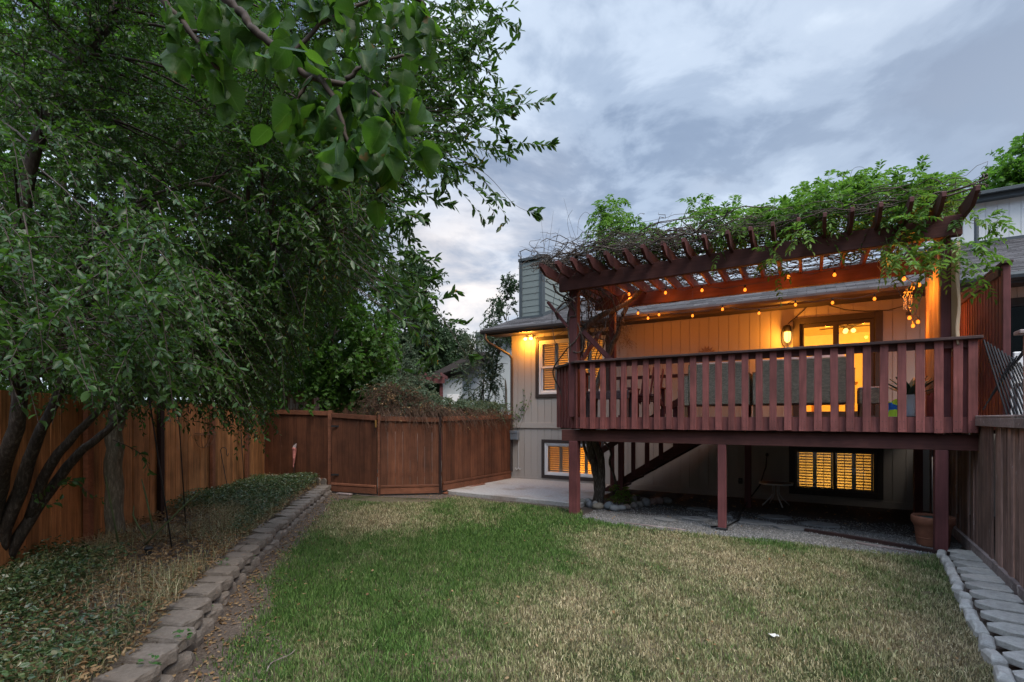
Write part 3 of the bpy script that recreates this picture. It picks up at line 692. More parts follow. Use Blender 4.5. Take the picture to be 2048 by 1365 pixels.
# inside the lit room
for u, v, lab in ((-.25, 12.9, 'round ceiling light nearest the patio door glass'), (.35, 13.6, 'round ceiling light behind the left door pane'), (1.35, 13.3, 'round ceiling light seen high in the right door pane'), (1.0, 14.6, 'round ceiling light deeper behind the right door pane'), (-.4, 15.2, 'round ceiling light far inside by the soffit')):
    b = MB(); b.lathe([(.075, 4.018), (.075, 4.008), (.001, 4.006)], (u, v, 0), 16)
    tag(b.build('ceiling_light', M['lit'], org=(u, v, 4.018)), lab, 'ceiling light', 'ceiling lights inside the lit room')
fan = thing('ceiling_fan', 'white ceiling fan with lamps seen through the patio door', 'ceiling fan', (.78, 13.9, 4.02))
b = MB(); b.lathe([(.06, 4.018), (.05, 3.96), (.015, 3.95), (.015, 3.86), (.09, 3.85), (.10, 3.78), (.05, 3.75)], (.78, 13.9, 0), 16); b.build('motor', M['trim'], fan, smooth=True)
for k in range(5):
    a = 2*math.pi*k/5+.3; b = MB(); b.bar((.78+.1*math.cos(a), 13.9+.1*math.sin(a), 3.82), (.78+.58*math.cos(a), 13.9+.58*math.sin(a), 3.83), .12, .012); b.build('blade', M['trim'], fan)
for k in range(3):
    a = 2*math.pi*k/3; b = MB(); b.ball((.78+.1*math.cos(a), 13.9+.1*math.sin(a), 3.72), .05, 10, 6); b.build('lamp', M['lit'], fan, smooth=True)
fw = thing('flower_arrangement', 'dark red flower arrangement on a table inside the door', 'flowers', (.45, 13.2, 1.74))
b = MB(); b.box(.0, .9, 12.95, 13.5, 2.44, 2.48); b.box(.05, .1, 13.0, 13.05, 1.74, 2.44); b.box(.8, .85, 13.0, 13.05, 1.74, 2.44); b.box(.05, .1, 13.4, 13.45, 1.74, 2.44); b.box(.8, .85, 13.4, 13.45, 1.74, 2.44); b.build('side_table', M['furn'], fw)
b = MB(); b.lathe([(.05, 2.48), (.08, 2.55), (.05, 2.64)], (.45, 13.2, 0), 14); b.build('vase', M['trim'], fw, smooth=True)
b = MB()
for k in range(26):
    a = rng.uniform(0, 6.28); r_ = rng.uniform(.05, .28); z_ = 2.74+rng.uniform(0, .16)
    b.tube([(.45, 13.2, 2.62), (.45+r_*.5*math.cos(a), 13.2+r_*.5*math.sin(a), z_-.06), (.45+r_*math.cos(a), 13.2+r_*math.sin(a), z_)], .004, 4); b.ball((.45+r_*math.cos(a), 13.2+r_*math.sin(a), z_), .022, 6, 4)
b.build('flowers', plain('dark_red_petals', (.20, .03, .03), .7), fw)
# ================================================================== neighbouring half
nb = thing('neighbour_house', 'pale grey neighbouring house with shingle roof beyond the privacy screen', 'house', (1.96, WV, 0))
NW = (2.78, 4.3, 2.70, 3.66)
mb = MB(); siding(mb, 1.955, 8.2, WV+.0, 0, 3.98, [NW], .22); mb.build('wall', M['sidingn'], nb)
mb = MB(); mb.box(1.905, 1.985, WV-.03, WV-.001, 1.0, 3.93); mb.build('corner_board', M['trimb'], nb)
rf = MB(); roof_courses(rf, 1.955, 8.6, EV, 17.4, EZ+.05, RS); rf.mi = 1
rf.prism([(1.955, EV+.02, EZ-.03), (1.955, EV+.02, EZ+.0), (1.955, 17.4, EZ+RS*(17.4-EV)), (1.955, 17.4, EZ-.03+RS*(17.4-EV))], (6.6, 0, 0)); rf.box(1.955, 8.5, EV+.13, WV+.02, EZ-.085, EZ-.065)
rf.build('roof', [M['shingle'], M['trimb']], nb)
gt = MB(); gt.prism([(1.96, v, z) for v, z in prof], (6.6, 0, 0)); gt.box(1.96, 8.5, EV+.005, EV+.03, EZ-.12, EZ+.03); gt.build('gutter', M['trimb'], nb)
uz = EZ+RS*(17.4-EV)
mb = MB(); siding(mb, 2.6, 9.5, 17.3, uz-.1, uz+1.12, [], .22); mb.box(2.6, 2.62, 17.44, 20, uz-.1, uz+1.12); mb.build('upper_wall', M['sidingn'], nb)
mb = MB(); mb.box(2.35, 9.6, 17.10, 17.29, uz+1.04, uz+1.16); mb.box(2.30, 9.7, 16.98, 20.2, uz+1.165, uz+1.25); mb.box(2.55, 9.5, 17.24, 17.285, uz-.06, uz+.06); mb.build('fascia', M['trimb'], nb, bev=.006)
vp = MB(); vz = EZ+.05+RS*(15.6-EV); vp.lathe([(.16, vz-.03), (.15, vz+.01), (.06, vz+.06), (.045, vz+.07), (.045, vz+.75), (.035, vz+.75)], (3.37, 15.6, 0), 14); vp.build('vent_pipe', M['trimb'], nb, smooth=False)
win = MB(); casing(win, NW[0], NW[1], NW[2], NW[3], .09); win = win.build('window', M['trimb'], nb)
fr = MB(); ring(fr, NW[0], NW[1], NW[2], NW[3], .05, WV-.01, WV+.08); fr.build('window_frame', M['trimb'], win); pa = MB(); pa.box(NW[0]+.05, NW[1]-.05, WV+.03, WV+.034, NW[2]+.05, NW[3]-.05); pa.build('pane', M['pane_teal'], win)
cu = MB(); cu.box(NW[0], NW[1], WV+.2, WV+.22, NW[2], NW[3]); cu.build('blind', plain('grey_green_blind', (.22, .28, .27), .8), win)
# ================================================================== deck
DZ = 1.72
deck = thing('deck', 'raised red-brown wooden deck on posts with a slatted railing', 'deck', (-1.0, 8.2, 0))
b = MB()
def boards(mb, u0, u1, v0, v1, z, skip=None):
    v = v0
    while v < v1-.02:
        e = min(v+.138, v1); a = u0
        if v < 8.78: a = max(u0, -3.46-(v-8.06))
        bb = u1
        if skip and v >= skip[1]-.01:
            mb.box(skip[0], bb, v, e, z-.036, z)
        else: mb.box(a, bb, v, e, z-.036, z)
        v += .145
boards(b, -4.18, 1.74, 8.075, 11.70, DZ, (-1.42, 10.62))
b.build('floor', M['cap'], deck)
b = MB(); u = -4.1
while u < 1.75:
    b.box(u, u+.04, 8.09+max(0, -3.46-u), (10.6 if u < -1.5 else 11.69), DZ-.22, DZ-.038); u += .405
b.build('joists', M['under'], deck)
b = MB(); b.box(-3.44, 1.74, 8.062, 8.088, DZ-.20, DZ-.002); b.prism([(-3.46, 8.062, DZ-.2), (-4.18, 8.782, DZ-.2), (-4.16, 8.80, DZ-.2), (-3.44, 8.085, DZ-.2)], (0, 0, .198)); b.box(-4.18, -4.155, 8.80, 10.6, DZ-.2, DZ-.002); b.box(1.741, 1.766, 8.065, 11.69, DZ-.2, DZ-.002); b.build('rim_board', M['slat'], deck)
b = MB(); b.box(-3.80, 1.78, 8.14, 8.23, 1.30, 1.497); b.box(-3.80, 1.78, 10.48, 10.56, 1.30, 1.497); b.build('beam', M['beam'], deck, bev=.004)
for (u, v, zt, wd, m_) in ((-3.57, 8.185, 1.299, .155, 'post'), (-1.135, 8.185, 1.299, .115, 'post'), (1.43, 8.185, 1.299, .13, 'post'), (-1.0, 10.52, 1.299, .11, 'post'), (1.55, 10.52, 1.299, .11, 'post')):
    b = MB(); h = wd/2; b.box(u-h, u+h, v-h, v+h, -.02, zt); b.build('post', M[m_], deck, bev=.005)
b = MB(); b.box(-1.215, -1.055, 8.105, 8.265, -.02, .045); b.build('post_base', M['darkm'], deck, bev=.004)
RZ = 2.675
for i in range(29):
    u = -3.355+.1823*i*1.0
    if i == 28: u = 1.705
    b = MB(); k_ = rng.normal(0, .0025); zb = 1.523+rng.normal(0, .004); b.add([(u-.045+k_, 8.024, zb), (u+.045+k_, 8.024, zb), (u+.045+k_, 8.060, zb), (u-.045+k_, 8.060, zb), (u-.045, 8.024, RZ-.022), (u+.045, 8.024, RZ-.022), (u+.045, 8.060, RZ-.022), (u-.045, 8.060, RZ-.022)], [(0,3,2,1),(4,5,6,7),(0,1,5,4),(1,2,6,5),(2,3,7,6),(3,0,4,7)]); b.mi = 1
    for du, zz in ((-.02, 1.56), (.022, 1.565), (.0, 2.61), (-.02, 1.66), (.02, 1.655)): b.box(u+du-.0045, u+du+.0045, 8.0225, 8.026, zz-.0045, zz+.0045)
    b.build('slat', [M['slat'], M['darkm']], deck, bev=.003)
for i in range(6):
    d = .06+.118*i; cu_, cv_ = -3.46-d, 8.03+d
    b = MB(); k = .7071
    b.prism([(cu_+.042*k-.0*k, cv_-.042*k, 1.523), (cu_-.042*k, cv_+.042*k, 1.523), (cu_-.042*k+.034*k, cv_+.042*k+.034*k, 1.523), (cu_+.042*k+.034*k, cv_-.042*k+.034*k, 1.523)], (0, 0, RZ-.022-1.523)); b.build('slat', M['slat'], deck, bev=.004)
v_ = 8.86
while v_ < 10.5:
    b = MB(); b.box(-4.225, -4.19, v_-.045, v_+.045, 1.523, RZ-.022); b.build('slat', M['slat'], deck, bev=.004); v_ += .1823
b = MB(); b.prism([(-3.49, 7.975, RZ-.02), (1.79, 7.975, RZ-.02), (1.79, 8.125, RZ-.02), (-3.43, 8.125, RZ-.02)], (0, 0, .038)); b.build('rail_cap', M['cap'], deck, bev=.006)
b = MB(); b.prism([(-3.492, 7.976, RZ-.021), (-3.432, 8.124, RZ-.021), (-4.10, 8.80, RZ-.021), (-4.25, 8.742, RZ-.021)], (0, 0, .038)); b.build('rail_cap', M['cap'], deck, bev=.006)
b = MB(); b.prism([(-4.25, 8.744, RZ-.022), (-4.10, 8.802, RZ-.022), (-4.10, 10.6, RZ-.022), (-4.25, 10.6, RZ-.022)], (0, 0, .038)); b.build('rail_cap', M['cap'], deck, bev=.006)
b = MB(); b.box(-3.44, 1.74, 8.062, 8.10, RZ-.11, RZ-.023); b.build('top_rail', M['beam'], deck)
b = MB(); b.prism([(-3.44, 8.065, RZ-.11), (-4.17, 8.79, RZ-.11), (-4.14, 8.82, RZ-.11), (-3.41, 8.095, RZ-.11)], (0, 0, .085)); b.build('top_rail', M['beam'], deck)
b = MB(); b.box(1.62, 1.73, 8.10, 8.20, DZ, RZ-.024); b.build('post', M['post'], deck, bev=.004)
# guard rail of the stairwell
b = MB(); b.box(-3.62, -1.45, 10.48, 10.52, 2.53, 2.60); b.build('stair_guard_rail', M['beam'], deck)
for i in range(9):
    u = -3.5+.245*i; b = MB(); b.box(u-.03, u+.03, 10.521, 10.55, DZ-.1, 2.58); b.build('baluster', M['post'], deck)
# stair
stair = thing('stairs', 'dark red wooden stairs climbing along the wall under the deck', 'stairs', (-4.0, 11.0, 0))
sl_ = .655
for v in (10.58, 11.50):
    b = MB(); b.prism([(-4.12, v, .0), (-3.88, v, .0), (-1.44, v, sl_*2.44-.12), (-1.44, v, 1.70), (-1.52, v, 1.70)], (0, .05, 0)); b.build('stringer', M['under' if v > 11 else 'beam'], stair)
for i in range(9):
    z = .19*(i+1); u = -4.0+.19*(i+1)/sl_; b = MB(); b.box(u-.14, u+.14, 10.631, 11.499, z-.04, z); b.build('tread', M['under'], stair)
b = MB()
b.bar((-4.0, 10.56, .95), (-1.6, 10.56, .95+sl_*2.4*.98), .045, .13); b.build('handrail', M['beam'], stair)
for u, wd in ((-4.03, .11), (-3.50, .115)):
    b = MB(); b.box(u-wd/2, u+wd/2, 10.49, 10.575, -.02, 1.02+(u+4.03)*sl_+(.4 if u > -3.6 else .3)); b.build('newel_post', M['post'], stair, bev=.004)
for i, u in enumerate((-3.72, -3.25, -2.95, -2.66, -2.37, -2.08)):
    b = MB(); b.box(u-.045, u+.045, 10.576, 10.60, .0+max(0, (u+4.1)*sl_-.1), 1.0+(u+4.0)*sl_); b.build('baluster', M['post'], stair)
# ================================================================== pergola
pg = thing('pergola', 'dark red timber pergola over the deck with tapered rafters', 'pergola', (-1.0, 9.0, DZ))
BZ0, BZ1 = 3.925, 4.175
b = MB(); b.box(-3.78, 1.60, 7.98, 8.075, BZ0, BZ1); b.build('beam', M['beam'], pg, bev=.006)
b = MB(); b.box(-3.80, 1.72, 9.74, 9.83, BZ0, BZ1); b.build('beam', M['beam'], pg, bev=.006)
for (u, v, wd) in ((-3.57, 8.185, .155), (1.47, 8.185, .105), (-3.47, 9.90, .12), (1.60, 9.90, .10)):
    b = MB(); h = wd/2; b.box(u-h, u+h, v-h, v+h, DZ, BZ1+(.03 if v < 9 else -.002)); b.build('post', M['post'], pg, bev=.006)
NR = 20
for i in range(NR):
    u = -3.89+(1.62+3.89)*i/(NR-1); u += rng.normal(0, .008)
    z0, z1 = BZ1-.035, BZ1+.145; f_ = 7.45+rng.normal(0, .012)
    b = MB(); b.prism([(u-.021, f_, z1-.02), (u-.021, f_, z1-.075), (u-.021, f_+.20, z0), (u-.021, 10.80, z0), (u-.021, 10.96, z0+.10), (u-.021, 10.96, z1), (u-.021, f_+.05, z1)], (.042, 0, 0)); b.build('rafter', M['beamy'], pg, bev=.003)
for p, q in (((-3.57, 8.10, 3.32), (-3.98, 7.80, 3.98)), ((-3.55, 8.3, 3.30), (-3.50, 9.0, 4.12)), ((-3.5, 8.18, 3.35), (-2.9, 8.18, 3.92))):
    pass
b = MB(); b.bar((-3.66, 8.13, 3.30), (-4.02, 8.03, 3.78), .04, .085, (0, 1, 0)); b.build('brace', M['post'], pg, bev=.004)
b = MB(); b.bar((-3.50, 8.30, 2.72), (-3.36, 8.9, 3.30), .04, .085); b.build('brace', M['post'], pg, bev=.004)
b = MB(); b.bar((-3.46, 8.3, 3.25), (-3.02, 8.55, 2.72), .04, .085); b.build('brace', M['post'], pg, bev=.004)
# ------------------------------------------------------------------ string lights
M['bulb'] = emit('warm_bulb_glass', (1, .21, .018), .95)
def bulbs(name, label, pix, v, org, cord_pts=None, e=1.6):
    root = thing(name, label, 'string lights', org)
    pts = [onv(x, y, v_) if False else (onv(x, y, vv)) for (x, y), vv in zip(pix, v)]
    c = MB(); path = []
    for i, p in enumerate(pts):
        top = (p[0], p[1], p[2]+.075); path.append(top)
        if i+1 < len(pts):
            q = pts[i+1]; path.append(((p[0]+q[0])/2, (p[1]+q[1])/2, (p[2]+q[2])/2+.075-.03-.04*abs(q[0]-p[0])))
    if cord_pts: path = [cord_pts[0]]+path+[cord_pts[1]]
    sm = []
    for a, d in zip(path, path[1:]): sm += [a]
    sm.append(path[-1]); c.tube(sm, .0055, 5)
    c.build('cord', M['black'], root)
    for p in pts:
        k = MB(); k.lathe([(.009, p[2]+.075), (.015, p[2]+.06), (.016, p[2]+.024), (.012, p[2]+.02)], (p[0], p[1], 0), 8); k = k.build('socket', M['black'], root)
        g = MB(); g.lathe([(.011, p[2]+.022), (.020, p[2]+.006), (.025, p[2]-.012), (.020, p[2]-.030), (.008, p[2]-.038)], (p[0], p[1], 0), 10); g.build('bulb', M['bulb'], root, smooth=True)
        plight('bulb_lamp', (p[0], p[1]-.0, p[2]-.075), e, (1, .25, .02), .03, root)
    return root
bulbs('string_lights', 'row of amber bulbs hanging from the rafters just behind the front beam', [(1258, 588), (1331, 585), (1404, 580), (1490, 579), (1577, 553), (1669, 549)], [9.45]*6, (-1.0, 9.45, 4.1), [(-3.2, 9.6, 4.14), (.55, 9.7, 4.1)])
bulbs('string_lights', 'lower row of amber bulbs strung before the house gutter', [(1276, 626), (1296, 636), (1318, 629), (1385, 631), (1445, 618), (1518, 626), (1591, 609), (1665, 605), (1749, 597)], [10.7]*9, (-1.0, 10.7, 4.0), [(-3.3, 10.6, 4.1), (1.55, 10.0, 4.0)])
bulbs('string_lights', 'bunch of amber bulbs hanging at the right end of the pergola', [(1808, 557), (1825, 575), (1838, 569), (1813, 588)], [9.0, 9.05, 9.2, 9.1], (1.25, 9.1, 3.8), [(1.0, 9.5, 3.93), (1.5, 9.85, 3.9)])
bulbs('string_lights', 'three amber bulbs dangling low beside the curtain', [(1819, 635), (1836, 643), (1826, 651)], [9.6, 9.7, 9.65], (1.35, 9.6, 3.5), [(1.1, 9.7, 3.9), (1.5, 9.85, 3.6)])
# loose cable along the wall from the lantern to the eave and across
b = MB(); b.tube([onv(1576, 648, WV-.02), onv(1600, 628, WV-.02), onv(1622, 607, WV-.03), onv(1640, 606, WV-.03), onv(1690, 620, WV-.04), onv(1730, 623, WV-.04), onv(1775, 621, WV-.04), onv(1822, 609, 10.8)], .008, 5)
b.tube([onv(1568, 652, WV-.01), onv(1562, 670, WV-.01), onv(1564, 688, WV-.01), onv(1571, 697, WV-.01)], .007, 5)
tag(b.build('power_cable', M['black'], org=(.2, WV, 3.8)), 'thin black cable looping over the patio door to the lantern', 'cable')
# glass orb spinner and wind chime
ob = thing('glass_orb', 'amber glass orb in a swirl of wire hanging from the front beam', 'ornament', (.935, 8.6, 3.86))
t_ = NT('glowing_amber_glass'); em = t_.n('ShaderNodeEmission', inp={'Color': (1, .42, .05, 1), 'Strength': .4}); gl = t_.bsdf((.7, .3, .04), .15)  # golden glow painted in by emission; the orb is an ornament, no lamp
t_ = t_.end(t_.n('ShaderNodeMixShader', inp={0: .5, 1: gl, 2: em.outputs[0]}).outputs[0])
b = MB(); b.ball((.935, 8.6, 3.85), .07, 16, 10); b.build('orb', t_, ob, smooth=True)
b = MB()
for k in range(9):
    a0 = 2*math.pi*k/9; pth = []
    for s in np.linspace(0, 1, 12):
        th = math.pi*s; a = a0+1.8*s; pth.append((.955+.135*math.sin(th)*math.cos(a), 8.6+.135*math.sin(th)*math.sin(a), 3.85+.135*math.cos(th)))
    b.tube(pth, .003, 4)
b.tube([(.955, 8.6, 3.985), (.955, 8.6, 4.17)], .003, 4)
b.build('wire_swirl', plain('copper_wire', (.35, .28, .16), .3, metal=.9), ob)
wc_ = thing('wind_chime', 'silver wind chime hanging near the curtain', 'wind chime', (1.2, 8.9, 3.5))
b = MB(); b.lathe([(.01, 3.50), (.055, 3.49), (.055, 3.475)], (1.2, 8.9, 0), 12); b.tube([(1.2, 8.9, 3.5), (1.2, 8.9, 3.92)], .003, 4); b.build('disc', M['furn'], wc_)
for k in range(6):
    a = math.pi/3*k; b = MB(); b.tube([(1.2+.045*math.cos(a), 8.9+.045*math.sin(a), 3.44), (1.2+.045*math.cos(a), 8.9+.045*math.sin(a), 3.28-.03*k/2)], .007, 6); b.tube([(1.2+.045*math.cos(a), 8.9+.045*math.sin(a), 3.48), (1.2+.045*math.cos(a), 8.9+.045*math.sin(a), 3.44)], .0015, 3); b.build('chime_tube', plain('chime_steel', (.6, .6, .62), .25, metal=1.0) if k == 0 else bpy.data.materials['chime_steel'], wc_)
b = MB(); b.tube([(1.2, 8.9, 3.475), (1.2, 8.9, 3.2)], .002, 4); b.lathe([(.03, 3.30), (.03, 3.29)], (1.2, 8.9, 0), 10); b.box(1.175, 1.225, 8.899, 8.903, 3.15, 3.20); b.build('clapper', M['furn'], wc_)
# curtain
def cloth_mat(name, c, tr):
    t = NT(name); n = t.noise(t.coord((1, 1, .1)), 30, 3); col = t.ramp(n, [(.3, sc3(c, .9)), (.7, c)])
    return t.end(t.n('ShaderNodeMixShader', inp={0: .4, 1: t.bsdf(col, .9, spec=.1), 2: t.n('ShaderNodeBsdfTranslucent', inp={'Color': tuple(tr)+(1,)}).outputs[0]}).outputs[0])
M['curtain'] = cloth_mat('curtain_cloth', (.62, .50, .36), (.6, .45, .28))
cu = thing('curtain', 'sand coloured outdoor curtain tied at the right pergola posts', 'curtain', (1.58, 8.9, 2.0))
vs = []; KV, KZ = 46, 14
for j in range(KZ):
    z = 3.86-(3.86-2.28)*j/(KZ-1)
    for i in range(KV):
        s = i/(KV-1); v = 8.0+s*1.62; top = 3.86-(.0+.10*math.sin(s*9)) if j == 0 else None
        zz = (top if top else z)+(.32*(1-s)*(j/(KZ-1)) if True else 0)-.25*s*(j/(KZ-1))
        vs.append((1.545+.035*math.sin(s*44+.3*math.sin(j))+.012*math.sin(s*97), v, zz))
b = MB(); b.add(vs, [(j*KV+i, j*KV+i+1, (j+1)*KV+i+1, (j+1)*KV+i) for j in range(KZ-1) for i in range(KV-1)])
cl_ = b.build('cloth', M['curtain'], cu, smooth=True); sm_ = cl_.modifiers.new('thick', 'SOLIDIFY'); sm_.thickness = .004
b = MB(); b.tube([(1.545, 8.0, 3.89), (1.545, 9.8, 3.89)], .01, 6); b.build('rod', M['darkm'], cu)
# ------------------------------------------------------------------ furniture on the deck
def wicker_mat():
    t = NT('wicker_weave'); v = t.coord(kind='Object')
    w1 = t.n('ShaderNodeTexBrick', inp={'Vector': t.n('ShaderNodeMapping', inp={0: t.n('ShaderNodeTexCoord').outputs['Object'], 'Rotation': (R(90), 0, 0)}).outputs[0], 'Scale': 1.0, 'Brick Width': .034, 'Row Height': .013, 'Mortar Size': .0022, 'Color1': (.30, .265, .19, 1), 'Color2': (.52, .46, .34, 1), 'Mortar': (.03, .03, .024, 1)})
    return t.end(t.bsdf(w1.outputs['Color'], .6, t.bump(w1.outputs['Fac'], -.6, .008), spec=.4))
M['wicker'] = wicker_mat(); M['cushion'] = plain('cushion_fabric', (.62, .62, .64), .9, .05, 40, .1)
def sofa(u0, u1, label):
    s = thing('wicker_sofa', label, 'sofa', ((u0+u1)/2, 9.5, DZ))
    b = MB(); b.prism([(u0, 9.16, DZ+.21), (u0, 9.10, DZ+.92), (u0, 9.20, DZ+.92), (u0, 9.28, DZ+.21)], (u1-u0, 0, 0)); b.build('backrest', M['wicker'], s, bev=.015)
    b = MB(); b.box(u0, u1, 9.285, 9.95, DZ+.20, DZ+.38); b.build('seat', M['wicker'], s, bev=.015)
    for a in (u0-.08, u1+.001): 
        b = MB(); b.box(a, a+.079, 9.14, 9.95, DZ+.20, DZ+.72); b.build('armrest', M['wicker'], s, bev=.012)
        b = MB(); b.box(a-.004, a+.083, 9.135, 9.95, DZ+.722, DZ+.742); b.build('arm_trim', M['furn'], s)
    n = 2 if u1-u0 > .9 else 1
    for k in range(n):
        a = u0+(u1-u0)*k/n+.01; e = u0+(u1-u0)*(k+1)/n-.01
        b = MB(); b.box(a, e, 9.30, 9.93, DZ+.385, DZ+.50); b.build('seat_cushion', M['cushion'], s, bev=.03)
        b = MB(); b.prism([(a, 9.29, DZ+.505), (a, 9.225, DZ+.945), (a, 9.33, DZ+.955), (a, 9.42, DZ+.505)], (e-a, 0, 0)); b.build('back_cushion', M['cushion'], s, bev=.035)
    for a in (u0-.05, u1+.02):
        for v in (9.2, 9.88):
            b = MB(); b.bar((a, v, DZ), (a, v, DZ+.205), .05, .05, (0, 1, 0)); b.build('leg', M['furn'], s)
    return s
sofa(-1.82, -.93, 'wicker armchair with its back to the railing, nearest the wooden bench')
sofa(-.72, .52, 'long wicker sofa with pale cushions seen from behind through the railing')
b = MB()
def pillow(c, rz, tilt, s=.42):
    m = MB(); n = 9; vs = []
    for sgn in (1, -1):
        for j in range(n):
            for i in range(n):
                x, y = (i/(n-1)-.5)*s, (j/(n-1)-.5)*s; e = max(0, (1-(2*x/s)**2)*(1-(2*y/s)**2))**.5
                x *= .86+.14*abs(2*y/s)**2; y *= .86+.14*abs(2*x/s)**2
                p = Matrix.Rotation(rz, 3, 'Z') @ Matrix.Rotation(tilt, 3, 'X') @ Vector((x, y, sgn*.075*e)); vs.append((c[0]+p.x, c[1]+p.y, c[2]+p.z))
    q = [(j*n+i, j*n+i+1, (j+1)*n+i+1, (j+1)*n+i) for j in range(n-1) for i in range(n-1)]
    m.add(vs, q+[tuple(reversed([n*n+k for k in f])) for f in q]); return m
M['pillow'] = plain('pillow_fabric', (.66, .67, .72), .9, .06, 30, .1)
for c, rz, ti, lab in (((.30, 9.42, DZ+.84), .25, R(80), 'pale grey scatter pillow with a raised corner at the sofa end'), ((-.08, 9.42, DZ+.80), -.15, R(78), 'pale grey scatter pillow slumped in the middle of the sofa'), ((-.5, 9.42, DZ+.78), .1, R(80), 'white scatter pillow at the left end of the long sofa')):
    tag(pillow(c, rz, ti).build('pillow', M['pillow'], org=c, smooth=True), lab, 'pillow', 'pillows on the wicker sofa')
ot = thing('wicker_ottoman', 'low square wicker ottoman right of the sofa', 'ottoman', (.80, 9.45, DZ))
b = MB(); b.box(.66, 1.0, 9.25, 9.7, DZ+.20, DZ+.43); b.build('base', M['wicker'], ot, bev=.012)
b = MB(); b.box(.655, 1.005, 9.245, 9.705, DZ+.432, DZ+.455); b.build('cushion', M['cushion'], ot, bev=.01)
for a in (.69, .97):
    for v in (9.28, 9.67): b = MB(); b.bar((a, v, DZ), (a, v, DZ+.2), .045, .045, (0, 1, 0)); b.build('leg', M['furn'], ot)
ag = thing('potted_agave', 'blue green agave in a tall white pot behind the railing', 'potted plant', (1.19, 8.62, DZ))
b = MB(); b.lathe([(.06, DZ), (.068, DZ+.02), (.085, DZ+.29), (.088, DZ+.30), (.078, DZ+.30), (.074, DZ+.26), (.01, DZ+.26)], (1.19, 8.62, 0), 24); b.build('pot', plain('white_glaze', (.62, .70, .72), .35, .04), ag, smooth=True)
b = MB()
for k in range(15):
    a = k*2.399; el = .35+.9*(k/15); ln = .36-.006*k; c_, s_ = math.cos(a), math.sin(a); vs = []
    for q in np.linspace(0, 1, 6):
        r_ = ln*q*math.cos(el*(1-.25*q)); z_ = DZ+.27+ln*q*math.sin(el)+.02*q; w_ = .05*(math.sin(math.pi*min(1, .12+q*.86))**.7)*(1-q*.2)+.002
        for sd_, h in ((-1, .012), (0, -.004), (1, .012)): vs.append((1.19+c_*r_-s_*w_*sd_, 8.62+s_*r_+c_*w_*sd_, z_+h*(1-q)))
    b.add(vs, [(i*3+j, i*3+j+1, (i+1)*3+j+1, (i+1)*3+j) for i in range(5) for j in range(2)])
lf = b.build('leaves', M['leaf_agave'], ag, smooth=True); sm_ = lf.modifiers.new('thick', 'SOLIDIFY'); sm_.thickness = .008
# beach towel heap
def towel_mat():
    t = NT('bright_towel_print'); v = t.n('ShaderNodeTexVoronoi', inp={'Vector': t.coord(), 'Scale': 11.0})
    s = t.n('ShaderNodeSeparateColor', inp={0: v.outputs['Color']}).outputs[0]
    col = t.ramp(s, [(0, (.02, .25, .55)), (.25, (.35, .55, .05)), (.5, (.75, .75, .75)), (.62, (.02, .10, .35)), (.78, (.55, .03, .04)), (.9, (.05, .45, .5))], 'CONSTANT')
    return t.end(t.bsdf(col, .95, spec=.1))
n = 12; vs = []
for j in range(n):
    for i in range(n):
        x, y = i/(n-1)-.5, j/(n-1)-.5; e = max(0, 1-4*(x*x+y*y)); vs.append((1.0+.26*x, 8.55+.26*y, DZ+.004+.20*e**.6*(1+.25*math.sin(17*x+9*y))))
b = MB(); b.add(vs, [(j*n+i, j*n+i+1, (j+1)*n+i+1, (j+1)*n+i) for j in range(n-1) for i in range(n-1)])
tag(b.build('beach_towel', towel_mat(), org=(1.0, 8.55, DZ), smooth=True), 'crumpled bright blue and green beach towel on the deck floor', 'towel')
# bench and chair at the left end
bn = thing('wooden_bench', 'heavy dark wooden bench behind the left end of the railing', 'bench', (-3.3, 9.2, DZ))
M['bench'] = wood('bench_wood', (.10, .07, .07), 'x', .3, .75)
for k in range(4): b = MB(); b.box(-3.74, -2.86, 9.05+.115*k, 9.155+.115*k, DZ+.46, DZ+.50); b.build('seat_board', M['bench'], bn, bev=.004)
b = MB(); b.box(-3.74, -2.86, 9.03, 9.07, DZ+.35, DZ+.455); b.build('apron', M['bench'], bn)
b = MB(); b.box(-3.74, -2.86, 9.46, 9.50, DZ+.35, DZ+.455); b.build('apron', M['bench'], bn)
for u in (-3.70, -2.93):
    for v in (9.03, 9.45): b = MB(); b.box(u-.045, u+.045, v+.0, v+.08, DZ, DZ+.455); b.build('leg', M['bench'], bn)
ac = thing('wooden_chair', 'red wooden slatted deck chair beside the dark bench', 'chair', (-2.75, 9.9, DZ))
for u in (-3.02, -2.5): 
    b = MB(); b.box(u-.05, u+.05, 9.55, 10.15, DZ+.56, DZ+.585); b.build('armrest', M['post'], ac)
    b = MB(); b.box(u-.03, u+.03, 9.56, 9.63, DZ, DZ+.56); b.build('leg', M['post'], ac); b = MB(); b.box(u-.03, u+.03, 10.08, 10.14, DZ, DZ+.56); b.build('leg', M['post'], ac)
    b = MB(); b.bar((u, 9.58, DZ+.40), (u, 10.15, DZ+.22), .03, .09); b.build('side_rail', M['post'], ac)
for k in range(5): b = MB(); b.box(-2.99, -2.53, 9.58+.1*k, 9.665+.1*k, DZ+.42-.028*k, DZ+.445-.028*k); b.build('seat_slat', M['post'], ac)
for k in range(5):
    u = -2.95+.095*k; b = MB(); b.bar((u, 10.05, DZ+.28), (u, 10.40, DZ+.98+.04*math.sin(math.pi*k/4)), .08, .02, (1, 0, 0)); b.build('back_slat', M['post'], ac)
